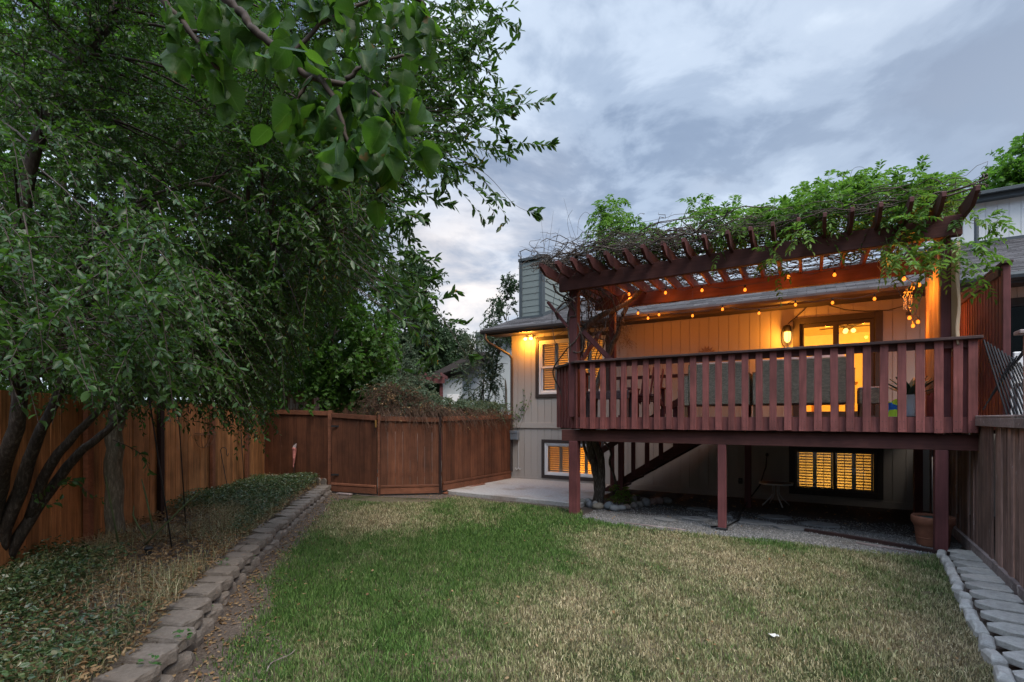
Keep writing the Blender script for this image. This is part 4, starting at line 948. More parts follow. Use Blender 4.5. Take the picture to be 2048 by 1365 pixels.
# ------------------------------------------------------------------ below the deck
tb = thing('small_patio_table', 'small white metal patio table with amber top under the deck', 'table', (-.55, 10.95, 0))
oct_ = [(-.55+.30*math.cos(math.pi/4*k+math.pi/8), 10.95+.30*math.sin(math.pi/4*k+math.pi/8)) for k in range(8)]
M['tmetal'] = plain('white_table_metal', (.55, .58, .58), .4, .06)
b = MB()
for p, q in zip(oct_, oct_[1:]+oct_[:1]): b.bar(p+(.44,), q+(.44,), .03, .03)
b.build('rim', M['tmetal'], tb, bev=.004)
b = MB(); b.prism([p+(.441,) for p in oct_], (0, 0, .008)); b.build('tabletop', plain('amber_tabletop', (.16, .09, .05), .35), tb)
for k in range(4):
    a = math.pi/2*k+.5; c_, s_ = math.cos(a), math.sin(a); b = MB(); b.tube([(-.55+r_*c_, 10.95+r_*s_, z_) for r_, z_ in ((.06, .43), (.055, .30), (.07, .22), (.12, .15), (.26, .012))], .012, 7); b.build('leg', M['tmetal'], tb, smooth=True)
pt = thing('terracotta_pot', 'large terracotta planter with teal lining beside the right deck post', 'planter', (1.40, 8.62, 0))
b = MB(); b.lathe([(.19, 0), (.20, .02), (.225, .25), (.245, .30), (.268, .33), (.272, .40), (.262, .42), (.245, .42), (.235, .38), (.22, .36)], (1.40, 8.62, 0), 36); b.v = [(1.42+(x-1.40)*.86, 8.60+(y-8.62)*.86, z*.95) for x, y, z in b.v]; b.build('pot', M['terra'], pt, smooth=True)
b = MB(); b.lathe([(.20, .366), (.10, .372), (.001, .375)], (1.42, 8.60, 0), 30); b.build('liner', plain('teal_plastic', (.02, .10, .11), .4), pt, smooth=True)
b = MB(); b.lathe([(.178, .05), (.186, .06), (.182, .07)], (1.42, 8.60, .05), 36, cap=False); b.build('band', M['terra'], pt, smooth=True)
b = MB(); b.prism([(-.06, 8.66, .005), (.5, 8.46, .005), (1.46, 8.02, .005), (1.50, 8.07, .005), (.52, 8.52, .005), (-.05, 8.71, .005)], (0, 0, .045)); tag(b.build('edging_board', M['under'], org=(.7, 8.35, 0)), 'long dark landscape board lying on the gravel by the planter', 'board')
b = MB(); b.bar((.55, 8.18, .02), (1.15, 7.98, .02), .05, .02); tag(b.build('board', M['graywood'], org=(.85, 8.08, 0)), 'thin grey plank on the gravel edge left of the right post', 'board')
b = MB(); b.bar((-2.55, 7.86, .015), (-1.6, 7.80, .015), .04, .02); tag(b.build('board', M['graywood'], org=(-2.0, 7.83, 0)), 'thin grey strip half sunk between lawn and gravel', 'board')
b = MB(); b.tube([(-.75, 11.66, .93), (-.76, 11.5, .70), (-.85, 11.2, .35), (-1.0, 10.7, .12), (-1.05, 9.8, .02), (-1.0, 9.0, .02), (-1.10, 8.4, .02), (-1.3, 8.2, .03)], .013, 6); b.tube([(-.75, 11.71, .95), (-.75, 11.66, .93)], .03, 8); tag(b.build('garden_hose', M['black'], org=(-1.0, 10, 0)), 'black hose running from the wall over the dirt to the middle post', 'hose')
def slab(name, c, r, lab, cat, grp, mat, h=.035, frame='H', sq=.6, n=8, seed=0):
    g = np.random.default_rng(seed); an = np.sort(np.linspace(0, 6.283, n, endpoint=False)+g.uniform(-.25, .25, n)); rr = r*g.uniform(.75, 1.1, n)
    b = MB(); b.prism([(c[0]+q*math.cos(a), c[1]+q*sq*math.sin(a), .004) for q, a in zip(rr, an)], (0, 0, h)); return tag(b.build(name, mat, org=(c[0], c[1], 0), frame=frame, bev=.006), lab, cat, grp)
for i, (u, v, r_, lab) in enumerate(((-2.05, 8.43, .21, 'pale flagstone nearest the lawn left of the middle post'), (-1.62, 8.75, .26, 'grey flagstone just behind the pale one by the middle post'), (-1.75, 9.75, .24, 'flagstone under the deck nearest the river stones'), (-.75, 8.95, .32, 'flagstone right behind the middle deck post'), (-.25, 8.80, .30, 'flagstone nearest the long dark board'), (-.5, 9.6, .33, 'flagstone in front of the small patio table'), (-1.35, 9.3, .28, 'flagstone left of the hose under the deck'), (.15, 9.3, .3, 'rightmost flagstone in the shade under the deck'))):
    slab('flagstone', (u, v), r_, lab, 'flagstone', 'flagstones under the deck', M['stone'], .03, seed=i+3)
# ================================================================== fences
def fence_run(mb, a, b, z0, z1, z1b=None, bw=.139, gap=.006, th=.019, jit=.004, wav=0.0):
    a, b = np.array(a, float), np.array(b, float); d = b-a; ln = np.hypot(*d); d /= ln; n = np.array([d[1], -d[0]])
    k = int(ln/(bw+gap)); p = ln/k; z1b = z1 if z1b is None else z1b
    for i in range(k):
        s0, s1 = i*p, (i+1)*p-gap; q = (i+.5)/k; off = rng.normal(0, jit); zt = z1+(z1b-z1)*q+rng.normal(0, wav)
        c = [a+d*s0+n*off, a+d*s1+n*off, a+d*s1+n*(off+th), a+d*s0+n*(off+th)]
        mb.prism([(x, y, z0+rng.normal(0, wav*.5)) if False else (x, y, z0) for x, y in c], (0, 0, zt-z0))
def rail(mb, a, b, za, zb, th=.03, hg=.09, off=-.02):
    a, b = np.array(a, float), np.array(b, float); d = (b-a)/np.hypot(*(b-a)); n = np.array([d[1], -d[0]])
    mb.bar(tuple(a+n*off)+(za,), tuple(b+n*off)+(zb,), th, hg)
def pts_along(a, b, k): return [(a[0]+(b[0]-a[0])*i/k, a[1]+(b[1]-a[1])*i/k) for i in range(k+1)]
lf = thing('board_fence', 'long cedar board fence behind the left flower bed under the trees', 'fence', (-5.2, 6, .1), 'W')
b = MB(); fy = [2.6, 4.81, 5.48, 6.49, 7.83, 10.2, 12.6]; fp = [(fence_x(y), y) for y in fy]; fp[0] = (-4.5, 2.6)
for p, q in zip(fp, fp[1:]): fence_run(b, q, p, .12, 1.97, 1.97, wav=.004)
b.build('boards', M['fence'], lf)
for y in (4.2, 6.05, 7.75, 9.55, 11.3):
    x = fence_x(y); b = MB(); b.box(x+.022, x+.085, y-.045, y+.045, .1, 1.99); b.build('post', M['frail'] if y != 7.75 else M['under'], lf, bev=.004)
b = MB()
for p, q in zip(fp, fp[1:]): b.bar((p[0]-.05, p[1], 1.75), (q[0]-.05, q[1], 1.75), .04, .09); b.bar((p[0]-.05, p[1], .4), (q[0]-.05, q[1], .4), .04, .09)
b.build('rails', M['frail'], lf)
def panel(name, label, a, b_, z0, za, zb, mat, cat='fence', top=True, kick=True):
    r = thing(name, label, cat, (a[0], a[1], 0), 'W'); m = MB(); fence_run(m, a, b_, z0, za, zb, bw=.142, gap=.005); m.build('boards', mat, r)
    if top: m = MB(); rail(m, a, b_, za-.06, zb-.06, .028, .10, .040); m.build('top_trim', M['frail'], r, bev=.004)
    if kick: m = MB(); rail(m, a, b_, z0+.16, z0+.16, .03, .05, .042); rail(m, a, b_, z0+.06, z0+.06, .022, .14, .036); m.build('kickboard', M['frail'], r, bev=.004)
    d = np.array(b_)-np.array(a); d = d/np.hypot(*d); n = np.array([d[1], -d[0]])
    m = MB()
    for z in (.45, 1.45): m.bar(tuple(np.array(a)-n*.03)+(z,), tuple(np.array(b_)-n*.03)+(z,), .04, .09)
    m.build('rails', M['frail'], r)
    return r, n
panel('fence_section', 'dark cedar fence section between the left fence corner and the gate', (-6.22, 12.60), (-4.24, 11.62), .12, 1.93, 1.87, M['fence2'])
m = MB(); m.box(-4.235, -4.15, 11.49, 11.585, -.02, 1.88); tag(m.build('fence_post', M['frail'], org=(-4.19, 11.53, 0), frame='W', bev=.005), 'slim brown fence post on the hinge side of the gate', 'post')
gt_, n = panel('garden_gate', 'reddish brown board gate slightly askew in the back fence', (-4.10, 11.42), (-2.96, 10.97), .05, 1.83, 1.76, M['fence2'], 'gate')
m = MB(); m.box(-2.99, -2.955, 10.90, 10.925, 1.50, 1.66); m.build('latch', plain('brass_latch', (.30, .17, .05), .5, metal=.6), gt_, bev=.003)
for z in (.4, 1.5): m = MB(); m.box(-4.10, -3.85, 11.33, 11.345, z, z+.04); m.build('hinge', M['darkm'], gt_)
r_, n = panel('fence_section', 'reddish brown fence section right of the gate under the brown vine', (-2.88, 10.95), (-1.62, 11.16), .05, 1.75, 1.72, M['fence2'])
r_, n = panel('fence_section', 'orange brown fence section joining the house corner by the patio', (-1.57, 11.17), (-.06, 13.55), .09, 1.745, 1.80, M['fence2'])
m = MB(); m.box(-1.62, -1.575, 11.10, 11.15, 0, 1.74); tag(m.build('fence_post', M['under'], org=(-1.6, 11.12, 0), frame='W'), 'dark narrow post where the two right fence sections meet', 'post')
m = MB(); m.box(-2.94, -2.895, 10.97, 11.02, 0, 1.78); tag(m.build('fence_post', M['frail'], org=(-2.92, 11, 0), frame='W'), 'brown post on the latch side of the gate', 'post')
# right fence, in the house frame
rfn = thing('weathered_fence', 'weathered grey brown board fence with a heavy cap along the right side', 'fence', (1.75, 6.4, 0))
RF = [(1.93, 11.69), (1.80, 8.05), (1.71, 6.4), (1.58, 3.6), (1.45, .9)]
def rf_u(v): return float(np.interp(v, [p[1] for p in RF[::-1]], [p[0] for p in RF[::-1]]))
b = MB()
for p, q in zip(RF, RF[1:]): fence_run(b, q, p, .0, 1.60, None, bw=.118, gap=.004, th=-.019, jit=.010)
b.build('boards', M['fenceg'], rfn)
b = MB()
for (p, q) in (((1.80, 8.30), (1.71, 6.4)), ((1.71, 6.395), (1.585, 3.7)), ((1.585, 3.695), (1.45, .9))): b.bar((p[0]+.0, p[1], 1.655), (q[0]+.0, q[1], 1.655), .13, .095); b.bar((p[0]+.02, p[1], 1.718), (q[0]+.02, q[1], 1.718), .17, .028)
b.build('cap', M['graywood'], rfn, bev=.005)
b = MB()
for (p, q) in (((1.83, 9.6), (1.755, 7.3)), ((1.755, 7.295), (1.64, 4.9)), ((1.64, 4.895), (1.47, 1.2))): b.bar((p[0]-.035, p[1], .085), (q[0]-.035, q[1], .085), .04, .14)
b.build('base_board', M['graywood'], rfn, bev=.004)
# privacy screen, lattice and the neighbour's deck rail beyond that fence
ps = thing('privacy_screen', 'tall dark red slatted privacy screen beyond the right end of the deck', 'screen', (2.0, 9.2, 1.7))
b = MB(); v = 8.16
while v < 10.9: b.box(1.985, 2.01, v, v+.088, 1.55, 3.46); v += .125
b.build('slats', M['slat'], ps)
b = MB(); b.box(2.011, 2.03, 8.16, 10.95, 1.55, 3.44); b.build('backing', M['under'], ps)
b = MB(); b.box(1.975, 2.045, 8.06, 8.14, 1.45, 3.52); b.build('post', M['post'], ps, bev=.005)
b = MB(); b.box(1.955, 2.06, 8.02, 10.95, 3.525, 3.56); b.box(1.955, 1.984, 8.15, 10.95, 3.41, 3.523); b.build('cap', M['cap'], ps, bev=.005)
lt = thing('folded_lattice', 'dark expanding wooden lattice leaning beside the deck rail end', 'lattice', (1.93, 7.95, 1.72))
b = MB()
for k in range(11):
    x = 1.80+.028*k; b.bar((x, 8.03-.012*k, 2.64-.03*k), (x+.16, 7.86-.012*k, 1.74), .012, .028, (0, 1, 0))
for k in range(6):
    x = 1.82+.05*k; b.bar((x-.02, 8.06, 1.80+.1*k), (x+.17, 7.84, 2.35+.06*k), .010, .026, (0, 1, 0))
b.build('laths', M['lattice'], lt)
nr = thing('neighbour_railing', 'peeling brown railing post and rail of the neighbouring deck', 'railing', (2.1, 7.5, 1.72))
b = MB(); b.box(1.995, 2.10, 7.38, 7.49, 1.55, 2.60); b.build('post', M['graypost'], nr, bev=.006)
b = MB(); b.box(1.93, 4.2, 7.33, 7.53, 2.605, 2.645); b.build('rail_cap', M['graywood'], nr, bev=.005)
b = MB(); b.box(2.101, 4.2, 7.42, 7.46, 2.50, 2.60); b.box(2.101, 4.2, 7.42, 7.46, 1.80, 1.90); b.build('rails', M['graywood'], nr)
for k in range(9): b = MB(); b.box(2.26+.2*k, 2.33+.2*k, 7.39, 7.419, 1.76, 2.602); b.build('slat', M['graypost'], nr)
nd = MB(); nd.box(2.05, 6, 7.5, 11.6, 1.50, 1.70); tag(nd.build('neighbour_deck', M['under'], org=(4, 9.5, 1.7)), 'deck platform of the neighbouring house behind the right fence', 'deck')
wch = thing('white_chair', 'white plastic chair on the neighbouring deck behind the lattice', 'chair', (2.32, 8.1, 1.7))
b = MB(); b.box(2.12, 2.52, 7.9, 8.3, 2.08, 2.12); b.build('seat', M['white'], wch, bev=.01); b = MB(); b.box(2.12, 2.52, 8.27, 8.31, 2.121, 2.50); b.build('backrest', M['white'], wch, bev=.01)
for a in (2.14, 2.49):
    for c in (7.92, 8.28): b = MB(); b.box(a-.015, a+.015, c-.015, c+.015, 1.7, 2.08); b.build('leg', M['white'], wch)
# ================================================================== stone edging of the raised bed
def block_mesh(seed, w_=.25, d_=.215, h=.098):
    g = np.random.default_rng(seed); n = 9; top = []
    for k in range(n): a = math.pi*k/(n-1); top.append((-w_/2*math.cos(a), -d_*.5-.052*math.sin(a)**.8))
    pl = top+[(w_*.40, d_*.5), (-w_*.40, d_*.5)]
    mb = MB(); N_ = len(pl); jit = g.normal(0, .004, (N_, 2)); lv = [(0, .95, 0), (.014, .985, .02), (h*.55, 1.0, .05), (h-.016, .985, .02), (h, .93, 0)]
    vs = [(x*s+jit[i, 0]+g.normal(0, .003), y*s+jit[i, 1]+g.normal(0, .003), z) for z, s, _ in lv for i, (x, y) in enumerate(pl)]
    fs = [(k*N_+i, k*N_+(i+1) % N_, (k+1)*N_+(i+1) % N_, (k+1)*N_+i) for k in range(len(lv)-1) for i in range(N_)]+[tuple(range(N_-1, -1, -1)), tuple(4*N_+i for i in range(N_))]
    mb.add(vs, fs); me = bpy.data.meshes.new('retaining_block'); me.from_pydata(mb.v, [], mb.f); me.materials.append(M['block']); me.update(); return me
BL = [block_mesh(100+k) for k in range(6)]
sy = [11.35]
while sy[-1] > 2.55: sy.append(sy[-1]-.290)
for crs, (zz, off, fr_) in enumerate(((.10, 0, 0.0), (0.0, .5, .035))):
    for i, y in enumerate(sy):
        y2 = y-off*.28; x = stone_x(y2); t = math.atan2(stone_x(y2+.1)-stone_x(y2-.1), .2)
        o = bpy.data.objects.new('retaining_block', BL[(i*5+crs*3) % 6]); COL.objects.link(o)
        o.location = (x-.09+fr_+rng.normal(0, .012), y2, zz+rng.normal(0, .007)-(.018 if crs else 0)); o.rotation_euler = (rng.normal(0, .035), rng.normal(0, .04), math.pi/2-t-.34+rng.normal(0, .07)); o.scale = (1, 1, 1)
        tag(o, 'grey brown concrete block, %s from the gate in the %s course of the bed edging' % (ordinal(i), 'upper' if crs == 0 else 'lower'), 'edging block', 'blocks edging the raised bed')
# scalloped edging in front of the left back section
for i in range(13):
    q = i/12; x, y = -6.02+(-4.36+6.02)*q, 12.28+(11.52-12.28)*q; m = MB(); n_ = 9
    poly = [(-.075, 0, 0), (.075, 0, 0)]+[(.075*math.cos(math.pi*k/(n_-1)), 0, .10+.07*math.sin(math.pi*k/(n_-1))) for k in range(n_)]
    m.prism(poly, (0, .05, 0)); o = m.build('scallop_edger', M['block'], org=(0, 0, 0), frame='W', bev=.006); o.location = (x, y, .15); o.rotation_euler = (rng.normal(0, .05), 0, math.atan2(11.52-12.28, -4.36+6.02)+rng.normal(0, .06))
    tag(o, 'round topped concrete edger, %s from the left corner along the dark back fence' % ordinal(i), 'edging block', 'scalloped edgers by the back fence')
# pavers and small edgers along the right fence
for i in range(16):
    v = 8.11-.307*i; u = 1.595-.094*(8.11-v); m = MB(); a, c, e, f_ = .175, .126, .11, .095
    m.prism([(-a, -c+f_, 0), (-a+e, -c, 0), (a-e*.4, -c, 0), (a, -c+f_*.4, 0), (a, c-f_*.4, 0), (a-e*.4, c, 0), (-a+e, c, 0), (-a, c-f_, 0)], (0, 0, .05))
    o = m.build('octagonal_paver', M['paver'], org=(0, 0, 0), bev=.005); o.location = P(u+.062, v, .012+rng.normal(0, .003)); o.rotation_euler = (rng.normal(0, .012), rng.normal(0, .012), -A+rng.normal(0, .03)-.08)
    tag(o, 'pale octagonal concrete paver, %s from the deck post along the right fence' % ordinal(i), 'paver', 'pavers along the right fence')
for i in range(15):
    v = 7.93-.296*i; u = float(np.interp(v, [3, 4.6, 5.32, 6.12, 7.24, 7.89], [1.0, 1.13, 1.19, 1.26, 1.38, 1.43])); m = MB()
    l0, w0_, l1, w1_ = .115, .046, .065, .028
    m.add([(-w0_, -l0, -.03), (w0_, -l0, -.03), (w0_, l0, -.03), (-w0_, l0, -.03), (-w0_*.95, -l0*.95, .055), (w0_*.95, -l0*.95, .055), (w0_*.95, l0*.95, .055), (-w0_*.95, l0*.95, .055), (-w1_, -l1, .085), (w1_, -l1, .085), (w1_, l1, .085), (-w1_, l1, .085)],
          [(0, 3, 2, 1), (8, 9, 10, 11)]+[(k+i0, k+(i0+1) % 4, k+4+(i0+1) % 4, k+4+i0) for k in (0, 4) for i0 in range(4)])
    o = m.build('edging_block', M['paver'], org=(0, 0, 0), bev=.008); o.location = P(u-.035, v, 0); o.rotation_euler = (rng.normal(0, .06), rng.normal(0, .06), -A-.1+rng.normal(0, .10))
    tag(o, 'small pale edging block, %s from the deck post beside the pavers' % ordinal(i), 'edging block', 'small edgers between lawn and pavers')
# river stones round the vine
g = np.random.default_rng(5); RSP = [(-3.78, 9.05, .10, .085), (-3.74, 9.2, .085, .08), (-3.60, 8.96, .075, .08), (-3.50, 9.0, .07, .075), (-3.38, 8.86, .115, .075), (-3.20, 8.92, .10, .09), (-3.08, 8.84, .11, .07), (-2.98, 8.98, .10, .06), (-2.92, 9.14, .09, .055), (-2.84, 9.32, .10, .07), (-2.79, 9.5, .09, .07), (-2.72, 9.68, .11, .09), (-2.66, 9.88, .09, .07), (-2.58, 10.06, .10, .08), (-3.05, 9.95, .09, .09), (-2.9, 10.12, .08, .06), (-2.44, 10.2, .11, .07)]
SCOL = [(.42, .39, .33), (.40, .40, .38), (.30, .31, .33), (.46, .43, .38), (.38, .33, .26), (.24, .27, .29), (.27, .29, .30), (.36, .36, .35), (.30, .24, .2), (.22, .19, .17), (.25, .23, .2), (.30, .30, .29), (.34, .22, .18), (.36, .24, .2), (.44, .40, .34), (.24, .2, .17), (.28, .25, .22)]
SN = ['cream', 'pale grey', 'blue grey', 'off white', 'tan', 'slate blue', 'bluish grey', 'light grey', 'reddish brown', 'dark brown', 'mossy brown', 'mid grey', 'rusty pink', 'pinkish', 'cream white', 'dark earthy', 'brown grey']
for i, ((u, v, r_, hh), c, nm_) in enumerate(zip(RSP, SCOL, SN)):
    m = MB(); m.ball((0, 0, 0), 1, 14, 10); k = g.normal(0, 1, (3,))
    vs = [(x*(1+.10*math.sin(3*y+k[0])), y*(.78+.08*math.sin(2*x+k[1])), z*(1+.08*math.sin(2*x+k[2]))) for x, y, z in m.v]; m.v = [(x*r_, y*r_, z*hh) for x, y, z in vs]
    o = m.build('river_stone', plain('stone_'+nm_.replace(' ', '_'), sc3(c, .5), .75, .18, 18, .2), org=(0, 0, 0), smooth=True); o.location = P(u, v, hh*.7); o.rotation_euler = (0, 0, g.uniform(0, 6))
    tag(o, nm_+' river stone, %s in the row edging the vine trunk from the patio side' % ordinal(i), 'stone', 'river stones around the vine')
# ================================================================== garden ornaments
def hook(label, base, top, curl, r_=.008):
    h = thing('shepherd_hook', label, 'plant hook', base, 'W'); m = MB(); p, q = Vector(base), Vector(top)
    pth = [p, p.lerp(q, .5), q]; c = []
    for s in np.linspace(0, 1, 10):
        a = math.pi*s; c.append(q+Vector((curl*(1-math.cos(a))/2*1.0, 0, abs(curl)*.55*math.sin(a))))
    c += [c[-1]+Vector((0, 0, -.08)), c[-1]+Vector((curl*.18, 0, -.11)), c[-1]+Vector((curl*.32, 0, -.05))]
    m.tube(pth+c[1:], r_, 6); m.build('rod', M['darkm'], h, smooth=True); return h
hook('tall black shepherd hook leaning beside the slim trunk', tuple(gr(345, 1100, .2))+(.18,), tuple(at(299, 800, 5.75)), -.16)
hook('black shepherd hook standing upright between the leaning hook and the wire basket', tuple(gr(372, 1055, .2))+(.18,), tuple(at(356, 812, 6.9)), .14)
hook('thin dark plant hook near the back end of the left fence', tuple(gr(489, 975, .2))+(.18,), tuple(at(481, 842, 10.9)), .18, .009)
hook('low thin wire hook in front of the left fence by the ground cover', tuple(gr(458, 990, .2))+(.18,), tuple(at(441, 902, 9.9)), .12, .007)
wb = thing('wire_basket', 'rusty half round wire basket hung on the left fence', 'wire basket', (fence_x(9.2)+.09, 9.2, 1.33), 'W')
m = MB(); bx, by, bz = fence_x(9.2)+.03, 9.2, 1.40; d = Vector((fence_x(9.7)-fence_x(8.7), 1.0, 0)).normalized(); n = Vector((d.y, -d.x, 0))
for z_, r_ in ((0, .31), (.03, .31)): m.tube([Vector((bx, by, bz+z_))+d*r_*math.cos(a)+n*r_*.6*math.sin(a) for a in np.linspace(0, math.pi, 14)], .006, 5); m.tube([Vector((bx, by, bz+z_))-d*r_, Vector((bx, by, bz+z_))+d*r_], .006, 5)
for a in np.linspace(0, math.pi, 7): m.tube([Vector((bx, by, bz-.24*math.sin(s)))+(d*math.cos(a)+n*.6*math.sin(a))*.31*math.cos(s) for s in np.linspace(0, math.pi/2*.96, 8)], .005, 5)
m.build('wire', plain('rusty_wire', (.16, .075, .04), .8, .3, 20), wb)
fg = thing('furled_flag', 'small furled faded red garden flag on a short black pole by the back fence', 'garden flag', tuple(gr(588, 962, .2))+(.15,), 'W')
fx, fy_ = gr(588, 962, .2); m = MB(); m.tube([(fx, fy_, .1), (fx+.01, fy_, 1.12)], .008, 6); m.build('pole', M['darkm'], fg)
m = MB(); m.lathe([(.006, .52), (.02, .60), (.03, .75), (.045, .92), (.05, .98), (.035, 1.0)], (fx, fy_, 0), 9); vs = [(x+.012*math.sin(9*z), y+.01*math.sin(23*z), z) for x, y, z in m.v]; m.v = vs; m.build('cloth', plain('faded_red_cloth', (.42, .15, .13), .9, .35, 12), fg)
m = MB(); m.prism([(fx-.03, fy_-.03, .98), (fx+.05, fy_-.03, .98), (fx+.07, fy_-.03, 1.10), (fx+.0, fy_-.03, 1.05)], (0, .03, .0)); m.build('cloth_top', plain('faded_grey_cloth', (.33, .27, .27), .9, .2, 12), fg)
sl2 = thing('solar_light', 'small black solar path light in the ground cover by the slim trunk', 'garden light', tuple(gr(297, 1118, .2))+(.15,), 'W')
sx, sy_ = gr(297, 1118, .2); m = MB(); m.lathe([(.012, .15), (.012, .24), (.03, .25), (.03, .30)], (sx, sy_, 0), 10); m.build('stem', M['darkm'], sl2); m = MB(); m.lathe([(.04, .301), (.045, .315), (.02, .335)], (sx, sy_, 0), 12); m.build('cap', M['darkm'], sl2)
for pl_, lab in (([(237, 1090), (226, 1030), (214, 970), (211, 952)], 'green rose cane rising in front of the slim trunk'), ([(306, 1060), (298, 1020), (290, 985), (283, 958)], 'green rose cane between the slim trunk and the leaning hook'), ([(292, 1078), (275, 1050), (266, 1030), (268, 1012)], 'short curved rose cane at the foot of the slim trunk'), ([(290, 1090), (320, 1060), (360, 1020), (398, 985), (405, 980)], 'long leaning rose cane crossing both black hooks')):
    Yc = 5.6; pts = [tuple(at(x, y, Yc)) for x, y in pl_]; m = MB(); m.tube(pts, [.009]*(len(pts)-1)+[.004], 6)
    c = m.build('rose_cane', plain('rose_cane_green', (.10, .13, .05), .6, .2), org=pts[0], frame='W', smooth=True); tag(c, lab, 'plant stem', 'bare rose canes in the bed')
# ================================================================== buildings and fences beyond the yard
shd = thing('outbuilding', 'small pale outbuilding with a dark projecting eave beyond the back fence', 'outbuilding', (-3.1, 22, 0), 'W')
m = MB(); m.box(-3.05, -2.2, 22, 25, 0, 3.45); m.box(-2.199, -1.2, 22.6, 25, 0, 4.2); m.build('wall', plain('outbuilding_paint', (.42, .45, .46), .8, .05, 8), shd)
m = MB(); m.prism([(-3.35, 21.5, 3.5), (-3.35, 21.5, 3.68), (-1.6, 21.5, 4.55), (-1.0, 21.5, 4.55), (-1.0, 21.5, 4.37)], (0, 4, 0)); m.build('roof', M['trim'], shd)
m = MB(); m.box(-2.85, -2.3, 21.96, 21.999, .6, 2.75); m.build('door', M['white'], shd, bev=.01)
m = MB(); m.lathe([(.001, 0), (.14, .02), (.14, .03)], (0, 0, 0), 14); vs = [(x-2.7, 21.93+z*.3, y+2.2) for x, y, z in m.v]; m.v = vs; m.build('round_ornament', M['plaque'], shd)
M['farwall'] = plain('far_house_paint', (.30, .32, .315), .8, .05, 8)
tw = thing('pale_house', 'tall pale grey house wall rising behind the shrubs left of the townhouse', 'house', (-2.0, 30, 0), 'W')
m = MB(); m.box(-2.12, 2.5, 30, 38, 0, 6.6); m.build('wall', M['farwall'], tw); m = MB(); m.box(-2.18, -2.02, 29.94, 29.999, 0, 6.62); m.box(-2.2, 2.6, 29.9, 38.1, 6.62, 6.85); m.build('trim', M['trimb'], tw)
m = MB(); m.prism([(-5.2, 31, 3.9), (-2.3, 31, 5.0), (-2.3, 31, 4.8), (-5.2, 31, 3.7)], (0, 6, 0)); m.build('roof', M['trim'], tw); m = MB(); m.box(-4.4, -2.3, 31.4, 36, 0, 4.1); m.build('side_wall', M['siding'], tw)
rp = thing('red_pergola', 'far dark red pergola beam seen over the brown vine', 'pergola', (-4.0, 20, 0), 'W')
m = MB(); m.box(-4.2, -2.7, 20, 20.12, 3.1, 3.36); m.build('beam', M['post'], rp); 
for x in (-4.1, -2.85): m = MB(); m.box(x-.06, x+.06, 20.121, 20.24, 0, 3.1); m.build('post', M['post'], rp)
m = MB()
for k in range(5): m.box(-4.1+.32*k, -4.05+.32*k, 19.7, 21.6, 3.361, 3.5)
m.build('rafters', M['post'], rp)
tf = thing('tan_fence', 'tan fence with a lattice top far behind the gate', 'fence', (-6.2, 17, 0), 'W')
m = MB(); fence_run(m, (-9.5, 17.6), (-4.4, 16.6), 0, 2.1, bw=.15, gap=.01); m.build('boards', wood('tan_boards', (.36, .20, .13), 'z', .25), tf)
m = MB(); rail(m, (-9.5, 17.6), (-4.4, 16.6), 2.46, 2.46, .06, .07, .03); rail(m, (-9.5, 17.6), (-4.4, 16.6), 2.14, 2.14, .06, .07, .03)
for k in range(46): q = k/45; x, y = -9.5+5.1*q, 17.6-1.0*q; m.bar((x, y, 2.14), (x, y, 2.44), .03, .03, (0, 1, 0))
m.build('lattice', bpy.data.materials['tan_boards'], tf)
gs = thing('grey_shed', 'weathered grey board shed half hidden behind the tree left of the gate', 'shed', (-7.6, 15.4, 0), 'W')
m = MB(); fence_run(m, (-8.9, 15.6), (-6.2, 15.4), 0, 2.55, bw=.16, gap=.012); m.box(-8.9, -6.2, 15.65, 17, 0, 2.5); m.build('wall', M['graypost'], gs); m = MB(); m.box(-9.1, -6.0, 15.2, 17.2, 2.56, 2.64); m.build('roof', M['trim'], gs)
# ================================================================== trees
def add_leaves(name, parts, mat, parent, smooth=True):
    V, G = join(parts); o3 = ORG[parent]; V = V-np.array(o3)
    return link(name, raw_mesh(name, V, G, smooth), mat, parent)
def limb_pts(limbs):
    P_ = []
    for pts, r in limbs:
        pts = np.array(pts, float)
        for a, b in zip(pts, pts[1:]): P_ += [a+(b-a)*q for q in np.linspace(0, 1, 8)]
    return np.array(P_)
def smooth_path(pts, k=4):
    pts = np.array(pts, float); n = len(pts); t = np.linspace(0, n-1, (n-1)*k+1); res = []
    for x in t:
        i = min(int(x), n-2); f = x-i; p0, p1, p2, p3 = pts[max(i-1, 0)], pts[i], pts[i+1], pts[min(i+2, n-1)]
        res.append(.5*((2*p1)+(-p0+p2)*f+(2*p0-5*p1+4*p2-p3)*f*f+(-p0+3*p1-3*p2+p3)*f**3))
    return np.array(res)
